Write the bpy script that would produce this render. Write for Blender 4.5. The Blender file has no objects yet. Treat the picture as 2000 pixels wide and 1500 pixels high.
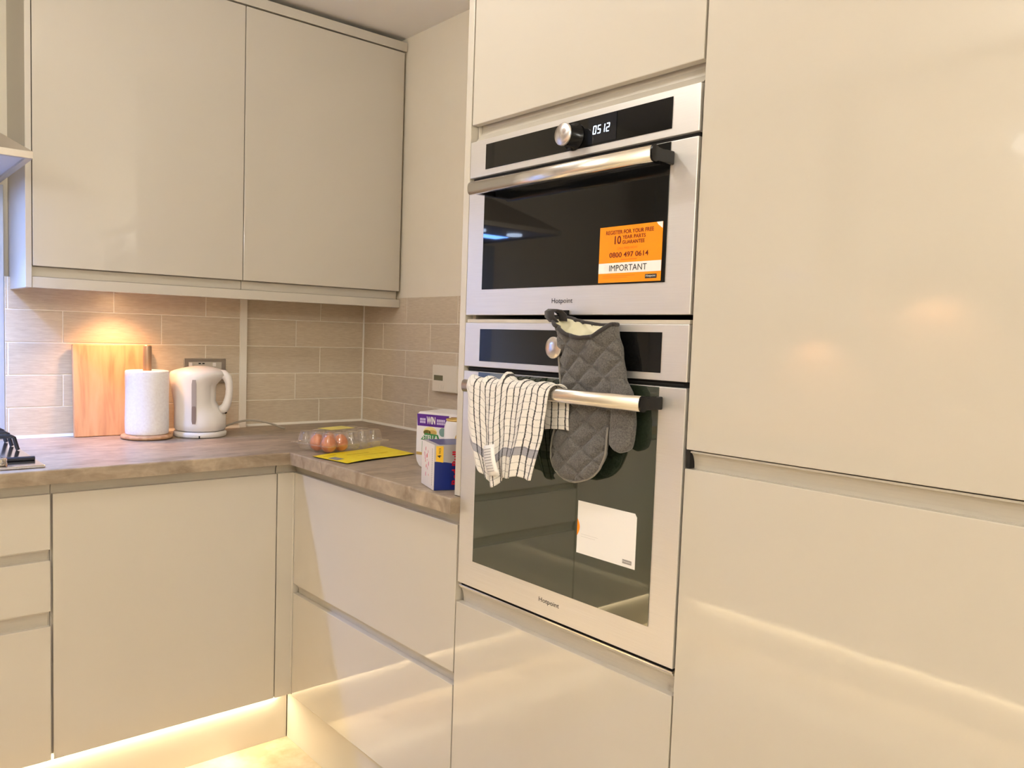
import bpy, bmesh, math, random
from mathutils import Vector, Matrix, noise
random.seed(7)
sc = bpy.context.scene
COL = sc.collection
PI = math.pi

# ------------------------------------------------------------------ camera
cam_d = bpy.data.cameras.new('camera'); cam = bpy.data.objects.new('camera', cam_d); COL.objects.link(cam)
sc.camera = cam
YAW, PITCH, ROLL, FPX = -0.6742, -0.0690, 0.0304, 1565.9
fw = Vector((-math.sin(YAW)*math.cos(PITCH), math.cos(YAW)*math.cos(PITCH), math.sin(PITCH)))
rt = Vector((math.cos(YAW), math.sin(YAW), 0)); up = rt.cross(fw)
r2 = math.cos(ROLL)*rt + math.sin(ROLL)*up; u2 = -math.sin(ROLL)*rt + math.cos(ROLL)*up
M = Matrix.Identity(4)
for i in range(3):
    M[i][0] = r2[i]; M[i][1] = u2[i]; M[i][2] = -fw[i]
M[0][3], M[1][3], M[2][3] = -1.7939, -2.8694, 1.2762
cam.matrix_world = M
cam_d.sensor_width = 36; cam_d.lens = FPX*36/2000
cam_d.shift_x = (1000-889.18)/2000; cam_d.shift_y = (765.12-750)/2000
cam_d.clip_start = 0.01

# ------------------------------------------------------------------ world, light, exposure
sc.view_settings.view_transform = 'Standard'; sc.view_settings.look = 'None'
sc.view_settings.gamma = 1; sc.view_settings.use_curve_mapping = False
sc.view_settings.exposure = 0.54
sc.cycles.transparent_max_bounces = 32
w = bpy.data.worlds.new('world'); sc.world = w; w.use_nodes = True
w.node_tree.nodes['Background'].inputs[0].default_value = (1, .86, .7, 1)
w.node_tree.nodes['Background'].inputs[1].default_value = 0.10
def area(name, loc, sx, sy, power, col, rot=(0, 0, 0), spread=PI):
    l = bpy.data.lights.new(name, 'AREA'); l.shape = 'RECTANGLE'; l.size = sx; l.size_y = sy
    l.energy = power; l.color = col; l.spread = spread
    o = bpy.data.objects.new(name, l); o.location = loc; o.rotation_euler = rot; COL.objects.link(o); return o
def spot(name, loc, power, col, size, blend, rot=(0, 0, 0), rad=.02):
    l = bpy.data.lights.new(name, 'SPOT'); l.energy = power; l.color = col; l.spot_size = size; l.spot_blend = blend
    l.shadow_soft_size = rad
    o = bpy.data.objects.new(name, l); o.location = loc; o.rotation_euler = rot; COL.objects.link(o); return o
# added unseen room lamps, the glowing globes built further down (mesh light): x, y, emission
ADDED_LAMPS = [(-2.75, -2.20, 2.03, 40), (-1.42, -1.42, 2.345, 54), (-2.1, -4.3, 2.05, 125)]
LAMPC = (1, 1.0, .955, 1)
LEDC = (1, .84, .56)
area('plinth_led_light', (-1.92, -.602, .128), 2.5, .012, 5.0, LEDC)
area('plinth_led_light', (-2.585, -2.3, .118), .012, 3.0, 4, LEDC)
HOODC = (.24, .42, 1.0)
spot('hood_lamp_light', (-1.62, -.34, 1.698), 30, HOODC, 2.15, .8)
spot('hood_lamp_light', (-1.82, -.34, 1.698), 30, HOODC, 2.15, .8)
area('hood_lamp_light', (-1.64, -.30, 1.696), .3, .09, 2.6, (.14, .34, 1.0))
PUCKC = (1, .50, .24)
spot('under_cabinet_spot', (-1.012, -.150, 1.384), 6.6, PUCKC, 2.1, .9, (0, 0, 0), .02)
spot('under_cabinet_spot', (-3.08, -.97, 1.372), 7, PUCKC, 2.3, .7, (0, 0, 0), .02)
spot('under_cabinet_spot', (-3.08, -1.48, 1.570), 7, PUCKC, 2.3, .7, (0, 0, 0), .02)

# ------------------------------------------------------------------ materials
def srgb(r, g, b):
    f = lambda c: (c/255/12.92) if c/255 <= .04045 else ((c/255+.055)/1.055)**2.4
    return (f(r), f(g), f(b), 1)
def mat(name, col, rough=.5, metal=0, spec=.5, coat=0, emit=None, estr=0, ior=1.45, sheen=0):
    m = bpy.data.materials.new(name); m.use_nodes = True
    b = m.node_tree.nodes['Principled BSDF']
    b.inputs['Base Color'].default_value = col; b.inputs['Roughness'].default_value = rough
    b.inputs['Metallic'].default_value = metal; b.inputs['Specular IOR Level'].default_value = spec
    b.inputs['IOR'].default_value = ior
    b.inputs['Coat Weight'].default_value = coat; b.inputs['Coat Roughness'].default_value = .03
    b.inputs['Sheen Weight'].default_value = sheen
    if emit: b.inputs['Emission Color'].default_value = emit; b.inputs['Emission Strength'].default_value = estr
    return m
def N(m, t, **kw):
    n = m.node_tree.nodes.new(t)
    for k, v in kw.items():
        if k.startswith('i_'): n.inputs[k[2:].replace('_', ' ')].default_value = v
        else: setattr(n, k, v)
    return n
def L(m, a, b): m.node_tree.links.new(a, b)
def bsdf(m): return m.node_tree.nodes['Principled BSDF']
def mottled(m, c1, c2, scale=(1, 1, 1), nscale=8, detail=5, rough=.6, bump=0, bdist=.001, space='Object', lo=.3, hi=.7, rnd=0):
    tc = N(m, 'ShaderNodeTexCoord'); mp = N(m, 'ShaderNodeMapping'); mp.inputs['Scale'].default_value = scale
    nz = N(m, 'ShaderNodeTexNoise'); nz.inputs['Scale'].default_value = nscale; nz.inputs['Detail'].default_value = detail
    nz.inputs['Roughness'].default_value = rough
    L(m, tc.outputs[space], mp.inputs['Vector'])
    src = mp.outputs['Vector']
    if rnd:
        oi = N(m, 'ShaderNodeObjectInfo'); ad = N(m, 'ShaderNodeVectorMath', operation='ADD')
        ml = N(m, 'ShaderNodeMath', operation='MULTIPLY'); ml.inputs[1].default_value = 37
        L(m, oi.outputs['Random'], ml.inputs[0]); L(m, src, ad.inputs[0]); L(m, ml.outputs[0], ad.inputs[1]); src = ad.outputs[0]
    L(m, src, nz.inputs['Vector'])
    cr = N(m, 'ShaderNodeValToRGB'); cr.color_ramp.elements[0].position = lo; cr.color_ramp.elements[1].position = hi
    cr.color_ramp.elements[0].color = c1; cr.color_ramp.elements[1].color = c2
    L(m, nz.outputs['Fac'], cr.inputs['Fac'])
    out = cr.outputs['Color']
    if rnd:
        hs = N(m, 'ShaderNodeHueSaturation'); mr = N(m, 'ShaderNodeMapRange'); mr.inputs['To Min'].default_value = 1-rnd; mr.inputs['To Max'].default_value = 1+rnd
        L(m, oi.outputs['Random'], mr.inputs['Value']); L(m, mr.outputs[0], hs.inputs['Value']); L(m, out, hs.inputs['Color']); out = hs.outputs['Color']
    L(m, out, bsdf(m).inputs['Base Color'])
    if bump:
        bp = N(m, 'ShaderNodeBump'); bp.inputs['Strength'].default_value = bump; bp.inputs['Distance'].default_value = bdist
        L(m, nz.outputs['Fac'], bp.inputs['Height']); L(m, bp.outputs['Normal'], bsdf(m).inputs['Normal'])
    return nz, cr

DOOR = mat('gloss_cream_door', srgb(205, 197, 183), .07, spec=.5, coat=.6)
# faint orange-peel waviness of the lacquer
_t = N(DOOR, 'ShaderNodeTexCoord'); _n = N(DOOR, 'ShaderNodeTexNoise'); _n.inputs['Scale'].default_value = 9; _n.inputs['Detail'].default_value = 1
_b = N(DOOR, 'ShaderNodeBump'); _b.inputs['Strength'].default_value = .05; _b.inputs['Distance'].default_value = .004
L(DOOR, _t.outputs['Object'], _n.inputs['Vector']); L(DOOR, _n.outputs['Fac'], _b.inputs['Height'])
L(DOOR, _b.outputs['Normal'], bsdf(DOOR).inputs['Normal']); L(DOOR, _b.outputs['Normal'], bsdf(DOOR).inputs['Coat Normal'])
CARC = mat('cabinet_carcass', srgb(200, 191, 177), .5)
RAIL = mat('satin_grip_rail', srgb(196, 188, 174), .35)
PANEL = mat('satin_cream_panel', srgb(205, 197, 183), .3)
PAINT = mat('cream_wall_paint', srgb(238, 226, 204), .85, spec=.2)
mottled(PAINT, srgb(242, 233, 214), srgb(238, 228, 208), nscale=3, bump=.05, bdist=.001)
CEILM = mat('ceiling_paint', srgb(242, 232, 218), .9, spec=.2)
mottled(CEILM, srgb(250, 245, 238), srgb(248, 243, 235), nscale=2)
TILE = mat('greige_linen_tile', srgb(204, 192, 174), .42, spec=.4)
_nz, _ = mottled(TILE, srgb(204, 186, 160), srgb(222, 207, 183), scale=(6, 6, 60), nscale=5, detail=6, bump=.35, bdist=.0008, rnd=.05)
GROUT = mat('cream_grout', srgb(250, 242, 226), .85, spec=.2)
SEAL = mat('white_sealant', srgb(245, 238, 224), .35)
WORK = mat('stone_laminate', srgb(175, 155, 135), .38, spec=.4)
def worktop_nodes(m):
    tc = N(m, 'ShaderNodeTexCoord')
    mp = N(m, 'ShaderNodeMapping'); mp.inputs['Scale'].default_value = (1.6, 5.5, 5)
    L(m, tc.outputs['Object'], mp.inputs['Vector'])
    n1 = N(m, 'ShaderNodeTexNoise'); n1.inputs['Scale'].default_value = 3.2; n1.inputs['Detail'].default_value = 8; n1.inputs['Roughness'].default_value = .62; n1.inputs['Distortion'].default_value = 1.1
    L(m, mp.outputs[0], n1.inputs['Vector'])
    cr = N(m, 'ShaderNodeValToRGB'); e = cr.color_ramp.elements
    e[0].position = .30; e[0].color = srgb(136, 118, 99); e[1].position = .72; e[1].color = srgb(186, 169, 147)
    x = e.new(.5); x.color = srgb(166, 149, 128)
    L(m, n1.outputs['Fac'], cr.inputs['Fac'])
    n2 = N(m, 'ShaderNodeTexNoise'); n2.inputs['Scale'].default_value = 26; n2.inputs['Detail'].default_value = 6; n2.inputs['Distortion'].default_value = .8
    L(m, tc.outputs['Object'], n2.inputs['Vector'])
    mx = N(m, 'ShaderNodeMix', data_type='RGBA', blend_type='OVERLAY'); mx.inputs[0].default_value = .35
    L(m, cr.outputs[0], mx.inputs[6]); L(m, n2.outputs['Fac'], mx.inputs[7])
    L(m, mx.outputs[2], bsdf(m).inputs['Base Color'])
worktop_nodes(WORK)
FLOOR = mat('marbled_floor_tile', srgb(205, 188, 160), .22)
mottled(FLOOR, srgb(190, 168, 136), srgb(226, 212, 186), nscale=4.5, detail=6, lo=.38, hi=.62)
STEEL = mat('brushed_steel', srgb(232, 229, 225), .42, metal=.72)
_nz, _ = mottled(STEEL, srgb(228, 224, 220), srgb(236, 233, 230), scale=(1, .6, 90), nscale=12, detail=3, bump=.02, bdist=.0005)
POLISH = mat('polished_steel', srgb(225, 222, 218), .12, metal=1)
ALU = mat('satin_aluminium_handle', srgb(236, 232, 226), .26, metal=1)
BGLASS = mat('black_oven_glass', (.005, .005, .005, 1), .03, spec=.5, ior=1.45)
DGLASS = mat('tinted_oven_door_glass', (.020, .030, .017, 1), .025, spec=.9, ior=1.75)
BLACK = mat('black_plastic', (.006, .006, .007, 1), .18, spec=.25)
DARK = mat('dark_gap', (.012, .011, .010, 1), .7)
IRON = mat('black_cast_iron', (.012, .012, .014, 1), .45)
WPLAS = mat('white_plastic', srgb(238, 232, 226), .3)
IVORY = mat('ivory_plastic', srgb(240, 230, 210), .4)
LCD = mat('grey_lcd', srgb(120, 116, 88), .25)
GREY = mat('grey_print', srgb(150, 144, 140), .6)
SOCK = mat('brushed_grey_socket', srgb(176, 168, 156), .35, metal=.8)
CABLE = mat('grey_cable', srgb(178, 168, 152), .4)
WINDOWP = mat('smoky_window_plastic', srgb(172, 160, 152), .15)
WATER = mat('kettle_level_strip', srgb(140, 122, 114), .2)
PAPER = mat('kitchen_paper', srgb(240, 236, 234), .9, spec=.1)
mottled(PAPER, srgb(236, 231, 229), srgb(245, 242, 240), nscale=140, detail=2, bump=.15, bdist=.0006)
TEXT = mat('dark_lettering', srgb(45, 42, 42), .5)
TEXTR = mat('brown_lettering', srgb(122, 34, 10), .5)
ORANGE = mat('orange_sticker', srgb(255, 150, 8), .4)
ORANGE2 = mat('darker_orange_print', srgb(235, 112, 4), .4)
WHITE = mat('white_print', srgb(245, 241, 236), .45)
YELLOW = mat('yellow_paper', srgb(250, 224, 20), .45)
_nz, _ = mottled(YELLOW, srgb(246, 214, 14), srgb(252, 234, 60), nscale=30, detail=3, lo=.35, hi=.75)
DKPAPER = mat('dark_paper_back', srgb(40, 34, 28), .6)
PYEL = mat('pale_yellow_label', srgb(236, 222, 120), .5)
PURPLE = mat('purple_print', srgb(92, 40, 140), .4)
LILAC = mat('lilac_print', srgb(205, 190, 225), .4)
GREENP = mat('green_print', srgb(70, 140, 78), .4)
GOLD = mat('gold_print', srgb(214, 178, 104), .35, metal=.3)
PGOLD = mat('pale_yellow_print', srgb(240, 226, 150), .4)
TEALP = mat('grey_green_print', srgb(130, 160, 150), .4)
BOXW = mat('white_carton_board', srgb(238, 232, 230), .4)
BOXS = mat('silver_carton_board', srgb(198, 192, 190), .3, metal=.25)
BLUEP = mat('deep_blue_print', srgb(26, 44, 120), .3)
REDP = mat('red_print', srgb(214, 24, 52), .4)
PINKP = mat('pink_print', srgb(216, 130, 170), .5)
YELP = mat('yellow_print', srgb(250, 200, 60), .45)
TAN = mat('brown_board', srgb(140, 96, 60), .7)
EGG = mat('brown_egg', srgb(206, 130, 84), .45)
mottled(EGG, srgb(196, 116, 72), srgb(214, 142, 98), nscale=40, detail=4)
LOGOBLK = mat('black_logo_plate', srgb(20, 18, 18), .4)
HAIR = mat('care_label', srgb(244, 240, 236), .7)
CLOCK = mat('clock_digits', (.0, .0, .0, 1), .5, emit=(.62, .78, 1, 1), estr=3.2)
CLOCKBG = mat('clock_panel', (.010, .011, .016, 1), .05)
LEDM = mat('led_emitter', (1, 1, 1, 1), .5, emit=(1, .86, .58, 1), estr=22)
LEDT = mat('led_tape', srgb(240, 230, 200), .5, emit=(1, .84, .55, 1), estr=2.5)
HLAMP = mat('hood_lamp', (1, 1, 1, 1), .5, emit=(.6, .75, 1, 1), estr=9)
PLAMP = mat('puck_lamp', (1, 1, 1, 1), .5, emit=(1, .66, .38, 1), estr=8)
LINING = mat('white_lining_cloth', srgb(228, 222, 196), .9, spec=.1)

WOOD = mat('bamboo_board', srgb(222, 170, 118), .5)
def wood_nodes(m, c1, c2, c3, sc_=(1, 1, 1)):
    tc = N(m, 'ShaderNodeTexCoord'); mp = N(m, 'ShaderNodeMapping'); mp.inputs['Scale'].default_value = sc_
    L(m, tc.outputs['Object'], mp.inputs['Vector'])
    n = N(m, 'ShaderNodeTexNoise'); n.inputs['Scale'].default_value = 6; n.inputs['Detail'].default_value = 7; n.inputs['Distortion'].default_value = .6
    L(m, mp.outputs[0], n.inputs['Vector'])
    cr = N(m, 'ShaderNodeValToRGB'); e = cr.color_ramp.elements
    e[0].position = .28; e[0].color = c1; e[1].position = .75; e[1].color = c3; x = e.new(.45); x.color = c2
    L(m, n.outputs['Fac'], cr.inputs['Fac']); L(m, cr.outputs[0], bsdf(m).inputs['Base Color'])
wood_nodes(WOOD, srgb(196, 138, 98), srgb(216, 162, 116), srgb(228, 180, 134), (7, 7, .9))
WOOD2 = mat('beech_holder', srgb(206, 158, 116), .5)
wood_nodes(WOOD2, srgb(184, 130, 92), srgb(206, 156, 114), srgb(220, 176, 134), (6, 6, 2))

# thin clear plastic: see-through sheet with a surface sheen
CLEAR = bpy.data.materials.new('clear_plastic_sheet'); CLEAR.use_nodes = True
nt = CLEAR.node_tree; nt.nodes.clear()
o_ = nt.nodes.new('ShaderNodeOutputMaterial'); t_ = nt.nodes.new('ShaderNodeBsdfTransparent'); g_ = nt.nodes.new('ShaderNodeBsdfGlossy')
d_ = nt.nodes.new('ShaderNodeBsdfTranslucent'); m1 = nt.nodes.new('ShaderNodeMixShader'); m2 = nt.nodes.new('ShaderNodeMixShader'); fr = nt.nodes.new('ShaderNodeFresnel')
t_.inputs[0].default_value = (1, 1, .995, 1); g_.inputs['Roughness'].default_value = .07; g_.inputs[0].default_value = (1, 1, 1, 1)
d_.inputs[0].default_value = (.95, .92, .88, 1)
m2.inputs[0].default_value = .13
nt.links.new(t_.outputs[0], m2.inputs[1]); nt.links.new(d_.outputs[0], m2.inputs[2])
lw = nt.nodes.new('ShaderNodeLayerWeight'); pw = nt.nodes.new('ShaderNodeMath'); pw.operation = 'POWER'; pw.inputs[1].default_value = 4
ma = nt.nodes.new('ShaderNodeMath'); ma.operation = 'MULTIPLY_ADD'; ma.inputs[1].default_value = .65; ma.inputs[2].default_value = .09
nt.links.new(lw.outputs['Facing'], pw.inputs[0]); nt.links.new(pw.outputs[0], ma.inputs[0]); nt.links.new(ma.outputs[0], m1.inputs[0]); nt.nodes.remove(fr); nt.links.new(m2.outputs[0], m1.inputs[1]); nt.links.new(g_.outputs[0], m1.inputs[2]); nt.links.new(m1.outputs[0], o_.inputs[0])

# tea towel: woven checks in the cloth's own UV (metres)
TOWEL = mat('checked_tea_towel', srgb(236, 230, 222), .95, spec=.1, sheen=.2)
def towel_nodes(m):
    uv = N(m, 'ShaderNodeUVMap'); sp = N(m, 'ShaderNodeSeparateXYZ'); L(m, uv.outputs[0], sp.inputs[0])
    nz = N(m, 'ShaderNodeTexNoise'); nz.inputs['Scale'].default_value = 260; L(m, uv.outputs[0], nz.inputs['Vector'])
    def line(sock, pitch, width, off=0):
        j = N(m, 'ShaderNodeMath', operation='MULTIPLY_ADD'); j.inputs[1].default_value = .0034; L(m, nz.outputs['Fac'], j.inputs[0]); L(m, sock, j.inputs[2])
        a = N(m, 'ShaderNodeMath', operation='ADD'); a.inputs[1].default_value = off+10*pitch; L(m, j.outputs[0], a.inputs[0])
        b = N(m, 'ShaderNodeMath', operation='PINGPONG'); b.inputs[1].default_value = pitch/2; L(m, a.outputs[0], b.inputs[0])
        c = N(m, 'ShaderNodeMath', operation='LESS_THAN'); c.inputs[1].default_value = width/2; L(m, b.outputs[0], c.inputs[0]); return c.outputs[0]
    v0 = line(sp.outputs['X'], .0180, .0032)
    gt = N(m, 'ShaderNodeMath', operation='GREATER_THAN'); gt.inputs[1].default_value = .026; L(m, sp.outputs['X'], gt.inputs[0])
    vmk = N(m, 'ShaderNodeMath', operation='MULTIPLY'); L(m, v0, vmk.inputs[0]); L(m, gt.outputs[0], vmk.inputs[1]); v = vmk.outputs[0]
    h = line(sp.outputs['Y'], .0150, .0016)
    # grey band
    g1 = N(m, 'ShaderNodeMath', operation='COMPARE'); g1.inputs[1].default_value = .052; g1.inputs[2].default_value = .0085; L(m, sp.outputs['Y'], g1.inputs[0])
    def mix(f, a, b):
        x = N(m, 'ShaderNodeMix', data_type='RGBA'); L(m, f, x.inputs[0])
        if hasattr(a, 'default_value'): L(m, a, x.inputs[6])
        else: x.inputs[6].default_value = a
        x.inputs[7].default_value = b; return x.outputs[2]
    c = mix(g1.outputs[0], srgb(238, 232, 224), srgb(168, 165, 172))
    hm = N(m, 'ShaderNodeMath', operation='MULTIPLY'); hm.inputs[1].default_value = .42; L(m, h, hm.inputs[0])
    c = mix(hm.outputs[0], c, srgb(96, 92, 92))
    vm = N(m, 'ShaderNodeMath', operation='MULTIPLY'); vm.inputs[1].default_value = .94; L(m, v, vm.inputs[0])
    c = mix(vm.outputs[0], c, srgb(40, 38, 42))
    L(m, c, bsdf(m).inputs['Base Color'])
    n3 = N(m, 'ShaderNodeTexNoise'); n3.inputs['Scale'].default_value = 520; L(m, uv.outputs[0], n3.inputs['Vector'])
    bp = N(m, 'ShaderNodeBump'); bp.inputs['Strength'].default_value = .8; bp.inputs['Distance'].default_value = .0015
    L(m, n3.outputs['Fac'], bp.inputs['Height']); L(m, bp.outputs['Normal'], bsdf(m).inputs['Normal'])
towel_nodes(TOWEL)
MITT = mat('grey_quilted_cotton', srgb(104, 100, 96), .95, spec=.1, sheen=.3)
mottled(MITT, srgb(84, 81, 79), srgb(112, 108, 104), nscale=380, detail=2, bump=.6, bdist=.001, lo=.35, hi=.65)
MITTP = mat('mitt_seam', srgb(138, 132, 124), .95, spec=.1, sheen=.2)
MITTD = mat('dark_grey_binding', srgb(62, 58, 58), .9, spec=.1, sheen=.2)

# ------------------------------------------------------------------ mesh builder
class MB:
    def __init__(s): s.v = []; s.f = []; s.mi = []; s.sm = []; s.uv = None
    def add(s, vs, fs, mi=0, smooth=False, T=None):
        b = len(s.v)
        for q in vs: s.v.append(tuple(T @ Vector(q)) if T else tuple(q))
        for q in fs: s.f.append(tuple(b+i for i in q)); s.mi.append(mi); s.sm.append(smooth)
        return s
    def box(s, x0, x1, y0, y1, z0, z1, bev=0, mi=0, T=None, seg=2):
        if bev <= 0:
            vs = [(x, y, z) for x in (x0, x1) for y in (y0, y1) for z in (z0, z1)]
            fs = [(0, 1, 3, 2), (4, 6, 7, 5), (0, 4, 5, 1), (2, 3, 7, 6), (0, 2, 6, 4), (1, 5, 7, 3)]
            return s.add(vs, fs, mi, False, T)
        bm = bmesh.new(); bmesh.ops.create_cube(bm, size=1)
        for v in bm.verts: v.co = Vector(((x0+x1)/2+v.co.x*(x1-x0), (y0+y1)/2+v.co.y*(y1-y0), (z0+z1)/2+v.co.z*(z1-z0)))
        bmesh.ops.bevel(bm, geom=bm.edges[:], offset=bev, segments=seg, profile=.5, affect='EDGES')
        s.bm(bm, mi, False, T); return s
    def bm(s, bm, mi=0, smooth=False, T=None):
        bm.verts.index_update()
        s.add([v.co[:] for v in bm.verts], [[v.index for v in f.verts] for f in bm.faces], mi, smooth, T); bm.free(); return s
    def prism(s, poly, a, b, axis='x', mi=0, T=None):
        """poly of 2d points extruded along axis from a to b. x:(y,z) y:(x,z) z:(x,y)"""
        def pt(q, t):
            return {'x': (t, q[0], q[1]), 'y': (q[0], t, q[1]), 'z': (q[0], q[1], t)}[axis]
        n = len(poly); vs = [pt(q, a) for q in poly]+[pt(q, b) for q in poly]
        fs = [(i, (i+1) % n, n+(i+1) % n, n+i) for i in range(n)]+[tuple(range(n))[::-1], tuple(range(n, 2*n))]
        return s.add(vs, fs, mi, False, T)
    def loft(s, rings, cap0=True, cap1=True, mi=0, smooth=True, T=None):
        n = len(rings[0]); vs = [q for r in rings for q in r]; fs = []
        for k in range(len(rings)-1):
            for i in range(n):
                j = (i+1) % n; fs.append((k*n+i, k*n+j, (k+1)*n+j, (k+1)*n+i))
        if cap0: fs.append(tuple(range(n))[::-1])
        if cap1: fs.append(tuple((len(rings)-1)*n+i for i in range(n)))
        return s.add(vs, fs, mi, smooth, T)
    def lathe(s, prof, n=40, c=(0, 0, 0), mi=0, smooth=True, cap0=True, cap1=True, T=None):
        return s.loft([[(c[0]+r*math.cos(2*PI*i/n), c[1]+r*math.sin(2*PI*i/n), c[2]+z) for i in range(n)] for r, z in prof], cap0, cap1, mi, smooth, T)
    def tube(s, path, r, n=10, mi=0, cap=True, smooth=True, T=None, flat=1):
        P = [Vector(q) for q in path]; rings = []
        ref = None
        for i, q in enumerate(P):
            t = (P[min(i+1, len(P)-1)]-P[max(i-1, 0)]).normalized()
            if ref is None:
                ref = Vector((0, 0, 1)) if abs(t.z) < .9 else Vector((1, 0, 0))
            a = (ref-ref.dot(t)*t).normalized(); b = t.cross(a); ref = a
            rr = r[i] if isinstance(r, (list, tuple)) else r
            rings.append([tuple(q+rr*(math.cos(2*PI*k/n)*a+flat*math.sin(2*PI*k/n)*b)) for k in range(n)])
        return s.loft(rings, cap, cap, mi, smooth, T)
    def text(s, body, T, w=None, h=None, thick=.0003, mi=0, align='LEFT', space=1.0, bold=0, res=3):
        """lettering: x to the right, y up, z out of the surface; scaled to width w and/or height h"""
        cu = bpy.data.curves.new('t', 'FONT'); cu.body = body; cu.size = 1; cu.resolution_u = res
        cu.space_character = space; cu.offset = bold
        ob = bpy.data.objects.new('t', cu); me = bpy.data.meshes.new_from_object(ob)
        xs = [v.co.x for v in me.vertices]; ys = [v.co.y for v in me.vertices]
        x0, x1, y0, y1 = min(xs), max(xs), min(ys), max(ys)
        sy = h/(y1-y0) if h else None; sx = w/(x1-x0) if w else None
        if sx is None: sx = sy
        if sy is None: sy = sx
        ox = {'LEFT': x0, 'CENTER': (x0+x1)/2, 'RIGHT': x1}[align]
        vs = [((v.co.x-ox)*sx, (v.co.y-y0)*sy, thick) for v in me.vertices]
        s.add(vs, [list(p.vertices) for p in me.polygons], mi, False, T)
        bpy.data.objects.remove(ob); bpy.data.meshes.remove(me); bpy.data.curves.remove(cu); return s
    def mesh(s, name, mats, off=(0, 0, 0)):
        me = bpy.data.meshes.new(name)
        me.from_pydata([(v[0]-off[0], v[1]-off[1], v[2]-off[2]) for v in s.v], [], s.f)
        for m in mats: me.materials.append(m)
        for p, mi, sm in zip(me.polygons, s.mi, s.sm): p.material_index = mi; p.use_smooth = sm
        if s.uv:
            ul = me.uv_layers.new(name='UVMap')
            for lp in me.loops: ul.data[lp.index].uv = s.uv[lp.vertex_index]
        bm = bmesh.new(); bm.from_mesh(me); bmesh.ops.recalc_face_normals(bm, faces=bm.faces[:]); bm.to_mesh(me); bm.free()
        me.update(); return me
def rootloc(o):
    while o.parent: o = o.parent
    return o.location
def obj(name, mb, mats, parent=None, local=False, label=None):
    """link the builder as one mesh object; world coordinates unless local"""
    if not isinstance(mats, (list, tuple)): mats = [mats]
    off = (0, 0, 0)
    if parent is not None and not local: off = rootloc(parent)
    if parent is None and not local:
        xs, ys, zs = zip(*mb.v); off = ((min(xs)+max(xs))/2, (min(ys)+max(ys))/2, min(zs))
    o = bpy.data.objects.new(name, mb.mesh(name, mats, off)); COL.objects.link(o)
    if parent is not None: o.parent = parent
    elif not local: o.location = off
    if label: o['label'] = label
    return o
def tag(o, label, cat, group=None):
    o['label'] = label; o['category'] = cat
    if group: o['group'] = group
    return o
def thing(name, label, cat, loc=(0, 0, 0), rz=0, group=None):
    o = bpy.data.objects.new(name, None); o.empty_display_size = .05; COL.objects.link(o)
    o.location = loc; o.rotation_euler = (0, 0, rz); return tag(o, label, cat, group)
def struct(name, mb, m, label=None):
    o = obj(name, mb, m); o['kind'] = 'structure'
    if label: o['label'] = label
    return o
def FX(x, y, z, out=0):
    """frame on a surface facing -x: text right = -y, up = z, out = -x"""
    return Matrix(((0, 0, -1, x-out), (-1, 0, 0, y), (0, 1, 0, z), (0, 0, 0, 1)))
def FY(x, y, z, out=0):
    return Matrix(((1, 0, 0, x), (0, 0, -1, y-out), (0, 1, 0, z), (0, 0, 0, 1)))
def frame(o, xa, ya):
    xa = Vector(xa).normalized(); ya = Vector(ya).normalized(); za = xa.cross(ya)
    T = Matrix.Identity(4)
    for i in range(3): T[i][0] = xa[i]; T[i][1] = ya[i]; T[i][2] = za[i]; T[i][3] = o[i]
    return T

# ------------------------------------------------------------------ key dimensions (metres)
FL = -.025; CE = 2.411; D = .647; WD = .6756; WT = .91; WB = .873
LX = -3.19; FYW = -5.0
# ------------------------------------------------------------------ room shell
struct('floor', MB().box(LX-.1, .12, FYW-.1, .12, FL-.1, FL), FLOOR)
struct('ceiling', MB().box(LX-.1, .12, FYW-.1, .12, CE, CE+.1), CEILM)
wall_back = struct('wall_back', MB().box(LX-.1, .12, .006, .12, FL, CE), PAINT)
wall_right = struct('wall_right', MB().box(.006, .12, FYW, .006, FL, CE), PAINT)
wall_left = struct('wall_left', MB().box(LX-.1, LX-.006, FYW, .006, FL, CE), PAINT)
struct('wall_front', MB().box(LX, .006, FYW-.1, FYW, FL, CE), PAINT)

# --- tiles ------------------------------------------------------------------
HK = [.9054+.1036*k for k in range(6)]; HK[0] = .912; HK[5] = 1.4215
GW = .0030
_tm = {}
def tile_mesh(w, h):
    k = (round(w, 4), round(h, 4))
    if k not in _tm:
        c = .0012; a, b = w/2, h/2
        mb = MB(); vs = [(-a, 0, -b), (a, 0, -b), (a, 0, b), (-a, 0, b), (-a, -.006, -b), (a, -.006, -b), (a, -.006, b), (-a, -.006, b),
                         (-a+c, -.0075, -b+c), (a-c, -.0075, -b+c), (a-c, -.0075, b-c), (-a+c, -.0075, b-c)]
        fs = [(3, 2, 1, 0), (0, 1, 5, 4), (1, 2, 6, 5), (2, 3, 7, 6), (3, 0, 4, 7), (4, 5, 9, 8), (5, 6, 10, 9), (6, 7, 11, 10), (7, 4, 8, 11), (8, 9, 10, 11)]
        mb.add(vs, fs); _tm[k] = mb.mesh('tile', [TILE])
    return _tm[k]
def tiling(parent, rows, face, rz, along):
    """rows: list of (row index, [joint positions incl. both ends]); along(t)->(x,y) centre on the backing plane"""
    for k, js in rows:
        z0, z1 = HK[k]+GW/2, HK[k+1]-GW/2
        if k == 0: z0 = HK[0]
        for a, b in zip(js[:-1], js[1:]):
            lo, hi = min(a, b)+GW/2, max(a, b)-GW/2
            o = bpy.data.objects.new('tile', tile_mesh(hi-lo, z1-z0)); COL.objects.link(o)
            o.parent = parent; x, y = along((lo+hi)/2)
            o.location = Vector((x, y, (z0+z1)/2))-parent.location; o.rotation_euler = (0, 0, rz)
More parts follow.
